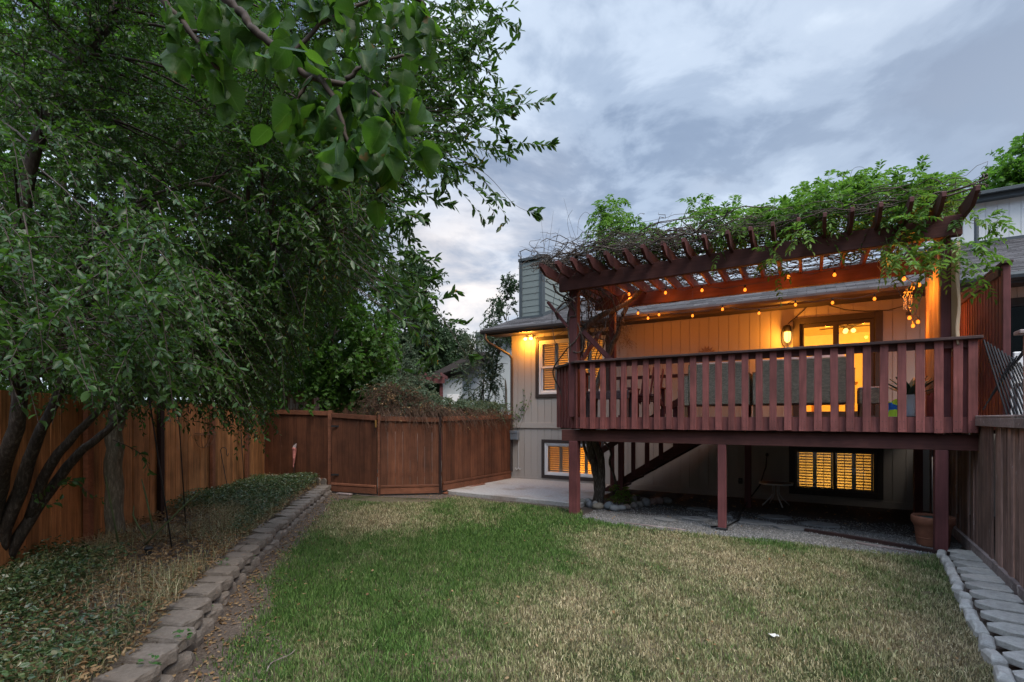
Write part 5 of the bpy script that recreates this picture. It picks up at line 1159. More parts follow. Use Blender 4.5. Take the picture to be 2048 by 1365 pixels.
def tree(name, label, base, limbs, ells, leafmat_, barkm, tmpl, L_, W_, npl, slen, per, cr, droop=.35, clip=None, center=None, twig=.004, up=.9, hang=.25, extra=None, group=None, outw=.8, bias=(0, 0, -.05), cat='tree', ang=.95):
    root = thing(name, label, cat, base, 'W', group); tb = MB()
    for pts, r in limbs:
        sp = smooth_path(pts); rr = np.interp(np.linspace(0, 1, len(sp)), np.linspace(0, 1, len(r)), r)
        wob = rng.normal(0, 1, (len(sp), 3))*rr[:, None]*.10; tb.tube(sp+wob, list(rr), 9)
    tb.build('trunk', barkm, root, smooth=True)
    LP = limb_pts(limbs); parts = []; twp = []; bp = []
    C0 = np.array(center if center is not None else ells[0][0])
    for c, r, n in ells:
        cl = in_ell(n, c, r, .35)
        for q in cl:
            if clip is not None and not clip(q[None])[0]: continue
            j = np.argmin(np.linalg.norm(LP-q, axis=1)+.35*np.maximum(0, LP[:, 2]-q[2]+.2)); p = LP[j]; mid = (p+q)/2+np.array([0, 0, .12*np.linalg.norm(q-p)])
            t = np.linspace(0, 1, 6)[:, None]; bp.append((1-t)**2*p+2*t*(1-t)*mid+t*t*q)
            st = q+rng.normal(0, cr*.5, (per, 3)); od = nrm((q-np.array(C0))[None]); dr = nrm(od*outw+rng.normal(0, .55, (per, 3))+np.array(bias))
            parts.append((st, dr))
    st = np.concatenate([a for a, _ in parts]); dr = np.concatenate([b for _, b in parts]); ln = slen*rng.uniform(.6, 1.25, len(st))
    if clip is not None:
        k = clip(st) & clip(spray_path(st, dr, ln, np.full(len(st), droop), np.ones((len(st), 1)))[:, 0]) & clip(spray_path(st, dr, ln, np.full(len(st), droop), np.full((len(st), 1), .55))[:, 0])
        st, dr, ln = st[k], dr[k], ln[k]
    lv, tw = sprays(st, dr, ln, droop*rng.uniform(.4, 1.6, len(st)), npl, L_, W_, tmpl, twig=twig, up=up, hang=hang, ang=ang)
    lvs = [lv]; tws = [tw]
    if extra:
        for e in extra: lvs.append(e[0]); tws.append(e[1])
    if bp: tws.append(tubes(np.array(bp), np.full(len(bp), .016 if L_ < .08 else .03), np.full(len(bp), .004), 5))
    add_leaves('crown', lvs, leafmat_, root); add_leaves('branches', tws, M['twig'], root)
    return root
# the leafy edge seen against the sky and over the fence
BX = np.array([(-900, 1000), (-200, 960), (0, 930), (100, 935), (200, 900), (300, 870), (350, 830), (430, 800), (520, 805), (580, 740), (640, 670), (700, 620), (760, 590), (830, 560), (940, 540)])
LO = np.array([(-900, 820), (0, 815), (120, 835), (250, 850), (380, 850), (470, 880), (560, 900), (640, 800), (760, 740), (900, 700)])
def crab_clip(p):
    x, y = proj(p); return (x < np.interp(y, BX[:, 0], BX[:, 1])+rng.normal(0, 18, len(x))) & (y < np.interp(x, LO[:, 0], LO[:, 1])+rng.normal(0, 14, len(x))) & (p[:, 1] > 1.6)
def px_spray(pp, Y, n, Lf, Wf, sag=0.0, twig=.004, tmpl=LEAF6, frac=.0, dY=0.0):
    """a leafy twig through photo points at distance Y (metres); frac: bare lower share"""
    pts = smooth_path([at(x, y, Y+dY*i) for i, (x, y) in enumerate(pp)], 6); K = len(pts)
    t = np.linspace(frac, .99, n); ii = t*(K-1); i0 = np.minimum(ii.astype(int), K-2); f = (ii-i0)[:, None]; pos = pts[i0]*(1-f)+pts[i0+1]*f
    tan = nrm(pts[i0+1]-pts[i0]); side = nrm(np.cross(tan, rng.normal(0, 1, (n, 3)))); sg = np.where(np.arange(n) % 2, 1, -1)[:, None]
    d = nrm(tan*.75+side*sg*.75+np.array([0, 0, -.15])+rng.normal(0, .15, (n, 3))); nor = rng.normal(0, .7, (n, 3))+np.array([0, -.3, .7])
    l_ = Lf*rng.uniform(.6, 1.25, n); lv = leaf_arrays(pos, d, nor, l_, l_*Wf/Lf, tmpl); tw = tubes(pts[None], twig, twig*.35, 4); return lv, tw
EDGE = [([(860, 120), (940, 70), (1000, 45), (1040, 62)], 6.4, 34, .0), ([(850, 160), (930, 150), (1000, 110), (1042, 55)], 6.3, 40, .0), ([(850, 70), (920, 20), (980, 20), (1030, 10)], 6.6, 34, .0),
        ([(850, 175), (930, 160), (1010, 185), (1060, 190)], 6.2, 26, .1), ([(845, 215), (940, 218), (1040, 210), (1104, 202)], 6.1, 26, .60), ([(850, 240), (930, 235), (990, 225), (1030, 170)], 6.3, 36, .0),
        ([(850, 245), (960, 250), (1040, 285), (1106, 290)], 6.1, 26, .66), ([(840, 290), (960, 340), (1030, 410), (1078, 428)], 6.0, 18, .80), ([(850, 260), (920, 280), (970, 300), (995, 290)], 6.2, 26, .1), ([(840, 320), (900, 325), (940, 335), (965, 330)], 6.1, 26, .1), ([(800, 350), (850, 390), (880, 405), (905, 408)], 5.9, 24, .2), ([(780, 400), (820, 430), (845, 435), (850, 440)], 5.8, 24, .1),
        ([(740, 440), (800, 490), (850, 520), (872, 520)], 5.7, 30, .1), ([(740, 480), (800, 530), (850, 560), (875, 555)], 5.7, 30, .1), ([(760, 530), (830, 580), (880, 600), (913, 583)], 5.6, 30, .2), ([(780, 560), (850, 610), (890, 640), (930, 650)], 5.6, 12, .65), ([(850, 590), (900, 660), (925, 700), (945, 716)], 5.6, 14, .8),
        ([(780, 300), (850, 300), (900, 320), (930, 350)], 6.2, 30, .1), ([(820, 30), (900, 60), (960, 90), (1010, 100)], 6.5, 36, .05), ([(820, 130), (900, 120), (960, 130), (1000, 160)], 6.3, 36, .05), ([(800, 190), (880, 200), (930, 195), (970, 180)], 6.2, 36, .05), ([(780, 240), (850, 260), (900, 265), (960, 245)], 6.1, 36, .05), ([(820, 0), (880, -20), (950, 0), (1000, 40)], 6.5, 36, .05)]
extra = [px_spray(pp, Y-2.0, int(n*1.15), .078, .030, frac=fr, twig=.003) for pp, Y, n, fr in EDGE]
for pp, Y, n, fr in EDGE:      # looser companions give the edge its depth
    for k in range(5):
        dx_, dy_ = rng.normal(-25, 18), rng.normal(6, 22); extra.append(px_spray([(x+dx_-8*k, y+dy_) for x, y in pp[:3]]+[(pp[3][0]-45+dx_-rng.uniform(0, 30), pp[3][1]+dy_*1.3)], Y-2.0+rng.normal(0, .35), int(n*1.0), .075, .028, frac=min(fr, .25), twig=.003))
T1 = [tuple(at(228, 1105, 6.3)), tuple(at(226, 1000, 6.3)), tuple(at(227, 900, 6.3)), tuple(at(236, 830, 6.35)), tuple(at(268, 765, 6.4)), tuple(at(312, 700, 6.5)), tuple(at(352, 630, 6.6)), tuple(at(420, 540, 6.7)), tuple(at(520, 380, 6.8)), tuple(at(600, 200, 6.9))]
T1b = [tuple(at(236, 830, 6.35)), tuple(at(225, 700, 6.3)), tuple(at(210, 590, 6.3)), tuple(at(245, 480, 6.2)), tuple(at(290, 400, 6.1)), tuple(at(325, 340, 6.0)), tuple(at(390, 250, 5.9)), tuple(at(470, 120, 5.8))]
tree('crabapple_tree', 'slim trunked crabapple with drooping glossy foliage beside the leaning hook', T1[0], [(T1, [.105, .10, .095, .095, .075, .065, .055, .045, .03, .012]), (T1b, [.07, .07, .065, .06, .055, .05, .04, .015]), ([T1[6], tuple(at(520, 560, 6.3)), tuple(at(650, 480, 6.2)), tuple(at(760, 420, 6.1))], [.04, .03, .02, .01]), ([T1[7], tuple(at(560, 330, 6.5)), tuple(at(720, 200, 6.3)), tuple(at(840, 130, 6.3))], [.04, .03, .02, .01]), ([T1b[4], tuple(at(330, 385, 5.6)), tuple(at(420, 370, 5.3)), tuple(at(520, 430, 5.2)), tuple(at(545, 500, 5.1))], [.035, .025, .016, .008])],
     [((-3.9, 6.5, 4.7), (2.9, 1.9, 2.6), 72), ((-2.4, 6.5, 6.0), (2.0, 1.6, 1.9), 40), ((-3.2, 6.9, 3.3), (1.7, 1.3, 1.2), 44), ((-2.6, 6.6, 3.9), (1.5, 1.2, 1.3), 28), ((-1.55, 4.7, 4.0), (.95, .6, 1.7), 42)],
     M['leaf_crab'], M['bark2'], LEAF6, .060, .025, 24, .62, 19, .42, droop=.36, bias=(.4, -.25, -.08), clip=crab_clip, center=(-4.2, 6.5, 4.9), extra=extra)
T2a = [tuple(at(-5, 1150, 4.95)), tuple(at(60, 1040, 5.0)), tuple(at(112, 965, 5.05)), tuple(at(160, 905, 5.1)), tuple(at(205, 870, 5.2)), tuple(at(250, 820, 5.3)), tuple(at(300, 740, 5.4))]
T2b = [tuple(at(-15, 1130, 4.9)), tuple(at(10, 1060, 4.85)), tuple(at(45, 960, 4.8)), tuple(at(75, 880, 4.75)), tuple(at(120, 780, 4.7)), tuple(at(160, 620, 4.6)), tuple(at(190, 450, 4.5))]
T2c = [tuple(at(-20, 1120, 4.9)), tuple(at(-10, 1000, 4.7)), tuple(at(15, 900, 4.5)), tuple(at(40, 800, 4.4)), tuple(at(20, 600, 4.3)), tuple(at(70, 300, 4.2)), tuple(at(150, 140, 4.2)), tuple(at(225, 30, 4.2)), tuple(at(280, -80, 4.2))]
T2d = [tuple(at(60, 1040, 5.0)), tuple(at(100, 930, 4.9)), tuple(at(170, 850, 4.9)), tuple(at(230, 790, 5.0))]
tree('crabapple_tree', 'dark multi stemmed crabapple leaning in at the left edge of the yard', T2a[0], [(T2a, [.062, .053, .048, .042, .036, .026, .016]), (T2b, [.07, .064, .058, .048, .036, .028, .016]), (T2c, [.078, .07, .062, .055, .055, .05, .045, .038, .025]), (T2d, [.05, .045, .035, .015])],
     [((-4.6, 5.0, 3.8), (1.9, 1.1, 2.0), 46), ((-3.4, 3.4, 2.7), (1.1, .8, .85), 20), ((-2.9, 4.6, 5.0), (1.5, 1.2, 1.1), 20), ((-3.5, 3.9, 4.6), (.8, .5, .9), 14), ((-3.6, 5.2, 2.5), (1.0, .8, .6), 24), ((-2.3, 2.5, 2.35), (.55, .5, .55), 12)],
     M['leaf_crab'], M['bark'], LEAF8, .042, .019, 26, .55, 22, .36, droop=.32, bias=(.3, -.2, -.05), clip=crab_clip, center=(-4.6, 4.4, 4.0), extra=[px_spray(pp, Y, n, .07, .036, frac=fr, tmpl=LEAF8) for pp, Y, n, fr in (([(120, 980), (150, 962), (175, 985), (205, 1000)], 4.9, 11, .1), ([(75, 1010), (110, 975), (140, 960), (165, 955)], 4.9, 14, .1), ([(225, 880), (270, 900), (290, 920), (300, 945)], 5.0, 16, .1), ([(60, 985), (80, 1005), (100, 1010), (120, 1000)], 4.8, 9, .1))])
# overhanging large-leaved branch of a pear tree standing just left of the camera
pr_root = thing('pear_tree', 'pear tree branch with big round leaves hanging in from above', 'tree', (-2.6, -.6, 0), 'W')
PB = [([(327, -60), (327, 0), (352, 32), (380, 63), (404, 102), (440, 140)], 1.35, .011), ([(400, -70), (454, 0), (489, 32), (503, 56), (538, 84), (577, 123), (626, 155), (700, 172), (746, 185)], 1.2, .012), ([(640, 157), (670, 200), (685, 245), (697, 285), (715, 320)], 1.15, .007), ([(692, 160), (715, 140), (730, 132), (770, 120), (810, 110)], 1.2, .006), ([(577, 123), (600, 90), (640, 50), (700, 20), (760, -10)], 1.3, .007), ([(454, 0), (520, -20), (620, -30), (700, -40), (800, -20), (850, 10)], 1.3, .009), ([(380, 63), (420, 60), (450, 40), (480, 20)], 1.35, .005), ([(626, 155), (600, 190), (596, 215), (604, 240)], 1.18, .005), ([(746, 185), (780, 215), (800, 250), (805, 290)], 1.15, .005)]
tb = MB(); tb.tube(smooth_path([(-2.6, -.6, -.05), (-2.55, -.55, 1.0), (-2.5, -.5, 2.0), (-2.3, -.3, 2.9), (-1.9, .2, 3.3)]), list(np.linspace(.11, .05, 17)), 10); tb.build('trunk', M['bark'], pr_root, smooth=True)
tb = MB()
for pp, Y, r_ in PB:
    pts = smooth_path([at(x, y, Y) for x, y in pp]); tb.tube(pts+rng.normal(0, .0015, pts.shape), list(np.linspace(r_, r_*.5, len(pts))), 7)
for s_, e_ in (((-1.9, .2, 3.3), at(327, -60, 1.35)), ((-1.9, .2, 3.3), at(400, -70, 1.2)), ((-1.9, .2, 3.3), at(454, 0, 1.3))):
    tb.tube(smooth_path([s_, (np.array(s_)+np.array(e_))/2+np.array([0, 0, .15]), e_]), list(np.linspace(.03, .012, 9)), 7)
tb.build('branches', M['twig'], pr_root, smooth=True)
lp = []; ld = []; ln_ = []
for pp, Y, r_ in PB:
    pts = smooth_path([at(x, y, Y) for x, y in pp]); n = int(len(pts)*1.0)+3
    for k in range(n):
        p = pts[rng.integers(1, len(pts))]+rng.normal(0, .025, 3); d = np.array([rng.normal(0, .5), rng.normal(0, .4), -1.0+rng.normal(0, .4)]); lp.append(p+nrm(d)*rng.uniform(.015, .07)); ld.append(d); ln_.append(rng.uniform(.036, .074))
for (x, y), Y in (((800, 60), 1.3), ((820, 130), 1.25), ((790, 190), 1.2), ((770, 250), 1.15), ((800, 290), 1.15), ((690, 330), 1.1), ((740, 230), 1.2), ((840, 80), 1.3), ((830, 200), 1.2), ((750, 60), 1.3), ((700, 60), 1.3), ((640, 20), 1.3), ((760, 300), 1.15), ((720, 280), 1.15), ((815, 240), 1.2), ((660, 270), 1.15), ((790, 20), 1.3), ((845, 40), 1.3)):
    for k in range(3): lp.append(at(x+rng.normal(0, 16), y+rng.normal(0, 16), Y+rng.normal(0, .05))); ld.append(np.array([rng.normal(0, .4), rng.normal(0, .4), -1])); ln_.append(rng.uniform(.042, .066))
lp, ld, ln_ = np.array(lp), np.array(ld), np.array(ln_); nor_ = rng.normal(0, .85, (len(lp), 3))+np.array([.25, -.35, .1]); V_, G_ = leaf_arrays(lp, ld, nor_, ln_, ln_*rng.uniform(.72, .95, len(ln_)), LEAFB); al_ = np.repeat([0, .05, .14, .26, .40, .54, .68, .80, .90, .97, 1.06], 5); ac_ = np.tile([-1, -.55, 0, .55, 1], 11)
link('crown', raw_mesh('crown', V_-np.array(ORG[pr_root]), G_, True, {'along': np.tile(al_, len(lp)), 'across': np.tile(ac_, len(lp))}), M['leaf_pear'], pr_root)
# trees beyond the fence
def bg_tree(name, label, base, top, ells, mat, tmpl=LEAF6, L_=.11, W_=.075, npl=14, slen=.7, per=16, cr=.6, trunk=.16, clip=None, barkm=None, **kw):
    bx_, by_ = base; limbs = [([(bx_, by_, 0), (bx_+.05, by_, top*.3), (bx_-.05, by_+.1, top*.6), (bx_+.1, by_, top*.92)], [trunk, trunk*.8, trunk*.5, trunk*.15])]
    for c, r, n in ells[:4]: limbs.append(([(bx_, by_, max(.3, c[2]-r[2]*.9)), ((bx_+c[0])/2, (by_+c[1])/2, c[2]-r[2]*.3), (c[0], c[1], c[2]+r[2]*.4)], [trunk*.5, trunk*.35, trunk*.1]))
    return tree(name, label, (bx_, by_, 0), limbs, ells, mat, barkm or M['bark'], tmpl, L_, W_, npl, slen, per, cr, droop=kw.pop('droop', .25), clip=clip, **kw)
def lim(xmax, slope=0):
    return lambda p: (proj(p)[0] < xmax+slope*(proj(p)[1]-500)+rng.normal(0, 8, len(p))) & (p[:, 2] > .5)
bg_tree('maple_tree', 'bright green maple standing right behind the garden gate', (-5.0, 13.2), 6, [((-4.4, 13.0, 4.3), (1.7, 1.3, 2.0), 60), ((-3.4, 12.8, 3.3), (1.2, 1.0, .9), 26), ((-5.6, 13.4, 5.4), (1.6, 1.3, 1.8), 40)], M['leaf_maple'], LEAFM, .105, .105, 12, .6, 14, .4, .10, clip=lim(800), droop=.4)
bg_tree('leafy_tree', 'tall bright green tree rising behind the left fence at the far left', (-9.5, 10.5), 11, [((-9.0, 10.5, 6.5), (3.2, 2.2, 4.8), 110), ((-7.6, 11.0, 9.5), (2.5, 2, 2.5), 50), ((-10.8, 9.6, 5), (2, 2, 4), 50)], M['leaf_bg'], LEAFM, .12, .12, 14, .8, 14, .55, .18, clip=lim(560))
bg_tree('leafy_tree', 'tall bright green tree behind the left fence, between the far left tree and the maple', (-6.9, 13.2), 11, [((-6.5, 13.2, 7.0), (2.6, 2, 4.2), 110), ((-4.6, 13.4, 8.6), (2.0, 1.6, 2.6), 60), ((-7.4, 12.8, 3.6), (1.8, 1.4, 2.0), 50)], M['leaf_bg'], LEAF6, .105, .06, 14, .8, 14, .5, .16, clip=lim(790), barkm=M['bark2'])
bg_tree('dark_tree', 'broad dark green tree filling the gap behind the gate and the grey shed', (-7.6, 20), 7, [((-7.6, 20, 3.9), (3.0, 1.6, 3.2), 90), ((-9.5, 19.5, 5.5), (2.5, 1.6, 3.2), 60)], M['leaf_dark'], LEAF6, .15, .09, 14, .8, 14, .6, .2, clip=lim(770))
bg_tree('dark_tree', 'dense dark tree with ragged top in the distance beyond the brown vine', (-5.2, 30), 10, [((-6.0, 30, 7.4), (1.7, 1.8, 3.4), 70), ((-5.2, 30, 5.4), (1.5, 1.5, 2.4), 44)], M['leaf_dark'], LEAF6, .20, .12, 14, 1.0, 14, .6, .22)
bg_tree('dark_tree', 'rounded dark tree lower down, right of the ragged distant tree', (-4.4, 34), 6.5, [((-5.0, 34, 5.0), (2.0, 1.8, 2.6), 60), ((-4.2, 34.5, 4.6), (1.3, 1.4, 2.4), 34)], M['leaf_dark'], LEAF6, .20, .13, 14, 1.0, 14, .6, .2)
bg_tree('grey_green_shrub', 'loose grey green shrub crowding the corner of the townhouse above the fence', (-.9, 15.3), 3.6, [((-.85, 15.2, 2.9), (.65, .7, 1.3), 26), ((-.40, 15.0, 3.0), (.32, .5, 1.5), 46), ((-1.5, 15.6, 1.9), (.6, .6, .5), 14)], M['leaf_grey'], LEAF6, .062, .034, 18, .45, 13, .3, .05, clip=lim(1004), cat='shrub')
bg_tree('grey_green_shrub', 'bushy mixed shrub growing between the maple and the outbuilding', (-3.0, 16), 3.6, [((-3.7, 16, 3.0), (.8, .8, 1.2), 40), ((-2.9, 15.4, 2.2), (.6, .6, .5), 12)], M['leaf_grey'], LEAF6, .075, .042, 16, .5, 13, .35, .05, cat='shrub')
bg_tree('airy_tree', 'airy dark tree with thin foliage against the sky beside the chimney', (-.4, 30), 9, [((-.7, 30, 8.3), (.6, .6, .8), 8), ((-.1, 30, 9.4), (.5, .5, .8), 7), ((-1.0, 30, 7.2), (.5, .5, .5), 4), ((-.2, 30, 7.4), (.5, .5, 1.0), 6)], M['leaf_dark'], LEAF6, .15, .08, 12, .6, 11, .3, .10, clip=lim(1046))
bg_tree('maple_tree', 'green maple crown rising over the neighbouring roof at the right edge', (22.5, 21.5), 14, [((22.6, 21.5, 10.5), (2.5, 2, 2.6), 90), ((24, 21.5, 12.2), (2.6, 2, 2.6), 70), ((21.3, 21.3, 9.6), (1.2, 1.2, 1.1), 30)], M['leaf_bg'], LEAFM, .17, .17, 12, .8, 13, .5, .2)
# brown vine heaped over the back fence
vm = thing('vine_mound', 'brown tangled vine heaped over the back fence right of the gate', 'vine', (-2.2, 11.5, 1.7), 'W')
S = 2400; q = rng.uniform(0, 1, S)**1.15
cx = -3.3+3.0*q; cy = np.where(cx < -1.6, 11.25+.05*rng.normal(size=S), 11.3+(cx+1.6)*1.45); hgt = np.interp(cx, [-3.3, -2.7, -2.2, -1.7, -1.2, -.3], [.6, .85, .62, .24, .14, .14])
st = np.stack([cx+rng.normal(0, .08, S), cy+rng.uniform(-.05, .55, S), 1.72+hgt*rng.uniform(0, 1, S)], 1); dr = nrm(rng.normal(0, 1, (S, 3))*np.array([1, .6, .8])+np.array([.25, -.25, .05]))
add_leaves('stems', [tubes(spray_path(st, dr, rng.uniform(.2, .5, S), np.full(S, .6), np.tile(np.linspace(0, 1, 7), (S, 1))), .0045, .002)], M['drytwig2'], vm)
S2 = 420; q2 = rng.uniform(0, 1, S2); x2 = -2.9+2.8*q2; y2 = np.where(x2 < -1.6, 10.9+.17*(x2+2.9), 11.1+(x2+1.6)*1.57); st2 = np.stack([x2, y2+.02, 1.76+rng.uniform(0, .2, S2)], 1); d2 = nrm(rng.normal(0, .5, (S2, 3))+np.array([.5, -.3, -.1]))
add_leaves('hanging_stems', [tubes(spray_path(st2, d2, rng.uniform(.15, .4, S2), np.full(S2, .7), np.tile(np.linspace(0, 1, 7), (S2, 1))), .004, .002)], M['drytwig2'], vm)
k = rng.choice(S, 620, p=(q+.15)/np.sum(q+.15)); lv, tw = sprays(st[k]+np.array([0, .1, .14]), nrm(rng.normal(0, 1, (620, 3))+np.array([.2, -.2, .6])), .35, .4, 14, .05, .028, LEAF6, twig=.003)
add_leaves('leaves', [lv], M['leaf_grey'], vm)
k = rng.choice(S, 260); lv, tw = sprays(st[k], nrm(rng.normal(0, 1, (260, 3))), .3, .4, 10, .045, .026, LEAF6, twig=.003); add_leaves('dry_leaves', [lv], M['leaf_dry'], vm)
# creeper on the house corner
cpv = thing('wall_creeper', 'thin bare creeper with few leaves on the house corner above the meter box', 'vine', tuple(P(-6.9, 11.7, 1.5)), 'W')
m = MB(); lvp = []
for k in range(7):
    x = -6.93+.05*k; pts = [P(x+.05*math.sin(3*s+k)+.14*s*(k % 3), WV-.02-.01*(k % 2), 1.38+s*(.35+.12*k)) for s in np.linspace(0, 1, 8)]; m.tube(pts, .003, 4); lvp += [np.array(p) for p in pts[3:]]
m.build('stems', M['drytwig'], cpv); lvp = np.array(lvp); lvp = np.repeat(lvp, 2, 0)+rng.normal(0, .05, (len(lvp)*2, 3))*np.array([1, .3, 1]); add_leaves('leaves', [leaf_arrays(lvp, rng.normal(0, 1, lvp.shape), rng.normal(0, .5, lvp.shape)+np.array([0, -1, .4]), np.full(len(lvp), .05), np.full(len(lvp), .045), LEAFM)], M['leaf_weed'], cpv)
# ================================================================== wisteria on the pergola
wi = thing('wisteria', 'wisteria with twisted trunk at the left post spreading green over the pergola', 'climbing plant', tuple(P(-3.55, 9.3, 0)), 'W')
def pv(x, y, v): return P(*onv(x, y, v))
m = MB()
TR = [([(1192, 1012, 9.3), (1196, 975, 9.3), (1188, 930, 9.25), (1180, 890, 9.2), (1172, 850, 9.1), (1165, 780, 9.0), (1160, 720, 8.75), (1166, 668, 8.6), (1178, 648, 8.7), (1205, 630, 8.9), (1235, 618, 9.2), (1262, 600, 9.5), (1290, 575, 9.6)], .088, .042), ([(1200, 1010, 9.3), (1203, 960, 9.25), (1202, 920, 9.2), (1190, 885, 9.2), (1185, 860, 9.2), (1190, 800, 9.3), (1200, 750, 9.4), (1222, 700, 9.5), (1238, 660, 9.6), (1246, 630, 9.7), (1262, 600, 9.8), (1275, 580, 9.8)], .078, .04), ([(1236, 985, 9.9), (1226, 945, 9.9), (1219, 925, 9.8), (1222, 905, 9.7), (1210, 885, 9.5)], .028, .02), ([(1187, 935, 9.25), (1172, 905, 9.2), (1166, 880, 9.2), (1160, 840, 9.1)], .03, .025)]
for pp, r0_, r1_ in TR: pts = smooth_path([pv(*p) for p in pp], 4); m.tube(pts+rng.normal(0, r0_*.08, pts.shape), list(np.linspace(r0_, r1_, len(pts))), 9)
m.build('trunk', M['vine'], wi, smooth=True)
m = MB()
for pp, r_ in (([(1128, 850, 8.7), (1123, 790, 8.6), (1108, 755, 8.5), (1108, 735, 8.4), (1125, 710, 8.2), (1137, 695, 8.1), (1152, 680, 8.1), (1160, 660, 8.1), (1150, 640, 8.2), (1142, 655, 8.3), (1140, 690, 8.2), (1150, 705, 8.1), (1164, 700, 8.2), (1163, 670, 8.3), (1155, 640, 8.2), (1142, 610, 8.1), (1150, 570, 8.1), (1165, 545, 8.2)], .014), ([(1143, 735, 8.15), (1140, 690, 8.1), (1136, 660, 8.1), (1140, 635, 8.1), (1152, 632, 8.1), (1146, 612, 8.1), (1136, 590, 8.1), (1142, 560, 8.0), (1160, 540, 7.9)], .011), ([(1110, 690, 8.3), (1104, 650, 8.3), (1106, 610, 8.2), (1113, 575, 8.1), (1125, 550, 8.0)], .005), ([(1122, 780, 8.5), (1116, 720, 8.4), (1107, 670, 8.3), (1112, 640, 8.3)], .005), ([(1172, 680, 8.6), (1174, 640, 8.6), (1172, 600, 8.5), (1176, 560, 8.4)], .007), ([(1190, 720, 9.4), (1198, 690, 9.4), (1206, 650, 9.3), (1220, 610, 9.3), (1226, 575, 9.2)], .010), ([(1188, 735, 9.4), (1205, 700, 9.5), (1216, 660, 9.5), (1232, 620, 9.5), (1250, 585, 9.5)], .012), ([(1180, 640, 8.8), (1190, 600, 8.8), (1205, 570, 8.8), (1215, 550, 8.7)], .008), ([(1205, 700, 9.2), (1213, 650, 9.3), (1240, 610, 9.3), (1258, 588, 9.3)], .009)):
    pts = smooth_path([pv(*p) for p in pp], 5); m.tube(pts, list(np.linspace(r_, r_*.6, len(pts))), 6)
m.build('stems', M['vine'], wi, smooth=True)
m = MB()
for k in range(48):
    p = np.array([rng.uniform(-4.0, -3.05), rng.uniform(7.95, 9.9), rng.uniform(3.9, 4.4)]); pts = [p]; d = np.array([rng.normal(0, .5), rng.normal(0, .5), -1.0]); n_ = rng.integers(6, 13)
    for j in range(n_): d = nrm((d+rng.normal(0, .45, 3)+np.array([(-3.5-pts[-1][0])*.5, (8.7-pts[-1][1])*.3, -.1]))[None])[0]; pts.append(pts[-1]+d*.14)
    r_ = rng.choice([.004, .006, .010, .015]); m.tube(smooth_path([P(*q_) for q_ in pts], 3), r_, 5)
m.build('tangled_stems', M['vine'], wi, smooth=True)
# thicket of runners lying on the rafters
S = 700; u0 = -4.0+5.5*rng.uniform(0, 1, S)**1.25; st = np.stack([u0, rng.uniform(7.75, 10.7, S), 4.33+rng.uniform(0, .16, S)+.12*(u0 < -1.5)*rng.uniform(0, 1, S)], 1)
K = 14; dirs = rng.uniform(0, 6.28, S); pth = [st]
for k in range(K-1):
    dirs = dirs+rng.normal(0, .45, S); s = pth[-1]+np.stack([np.cos(dirs), np.sin(dirs)*.8, rng.normal(0, .25, S)], 1)*.13; s[:, 2] = np.clip(s[:, 2], 4.30, 4.66); s[:, 1] = np.clip(s[:, 1], 7.65, 10.9); s[:, 0] = np.clip(s[:, 0], -4.15, 1.75); pth.append(s)
pth = np.stack(pth, 1); pw = np.stack([CA*pth[..., 0]+SA*pth[..., 1], -SA*pth[..., 0]+CA*pth[..., 1], pth[..., 2]], -1)
ra = rng.choice([.004, .006, .009, .013], S, p=[.4, .3, .2, .1]); add_leaves('runners', [tubes(pw, ra, ra*.5, 5)], M['drytwig'], wi)
S = 330; st = np.stack([-4.15+3.2*rng.uniform(0, 1, S)**1.2, rng.uniform(7.55, 10.2, S), 4.36+rng.uniform(0, .30, S)], 1); dirs = rng.uniform(0, 6.28, S); pth = [st]
for k in range(11):
    dirs = dirs+rng.normal(0, .55, S); s_ = pth[-1]+np.stack([np.cos(dirs), np.sin(dirs)*.8, rng.normal(0, .32, S)], 1)*.12; s_[:, 2] = np.clip(s_[:, 2], 4.28, 4.82); s_[:, 0] = np.clip(s_[:, 0], -4.3, -.4); s_[:, 1] = np.maximum(s_[:, 1], 7.45); pth.append(s_)
pth = np.stack(pth, 1); pw = np.stack([CA*pth[..., 0]+SA*pth[..., 1], -SA*pth[..., 0]+CA*pth[..., 1], pth[..., 2]], -1); ra = rng.choice([.005, .008, .012], S, p=[.5, .35, .15])
add_leaves('woody_runners', [tubes(pw, ra, ra*.45, 5)], M['vine'], wi)
S = 190; st = np.array([P(u, v, z) for u, v, z in zip(-4.1+2.6*rng.uniform(0, 1, S)**1.4, rng.uniform(7.5, 10, S), 4.35+rng.uniform(0, .2, S))]); dr = nrm(rng.normal(0, 1, (S, 3))*np.array([1, .7, .8])+np.array([-.35, -.1, .35]))
add_leaves('bare_twigs', [tubes(spray_path(st, dr, rng.uniform(.25, .75, S), rng.normal(.15, .3, S), np.tile(np.linspace(0, 1, 8), (S, 1))), .0045, .0015, 4)], M['drytwig'], wi)
# long loops of new growth
m = MB()
for pp, v in (([(1155, 470), (1158, 440), (1170, 425), (1180, 430)], 8.2), ([(1395, 410), (1412, 388), (1421, 395), (1418, 415)], 8.3), ([(1697, 375), (1705, 340), (1725, 335), (1735, 350)], 8.4), ([(1063, 492), (1080, 508), (1110, 505), (1125, 500)], 7.9), ([(1150, 500), (1140, 470), (1135, 440), (1145, 420)], 8.3), ([(1500, 460), (1530, 445), (1560, 430), (1590, 425)], 8.3), ([(1900, 420), (1920, 440), (1980, 450), (2010, 425)], 8.6)):
    m.tube(smooth_path([pv(x, y, v) for x, y in pp], 6), .0028, 4)
m.build('tendrils', M['drytwig'], wi)
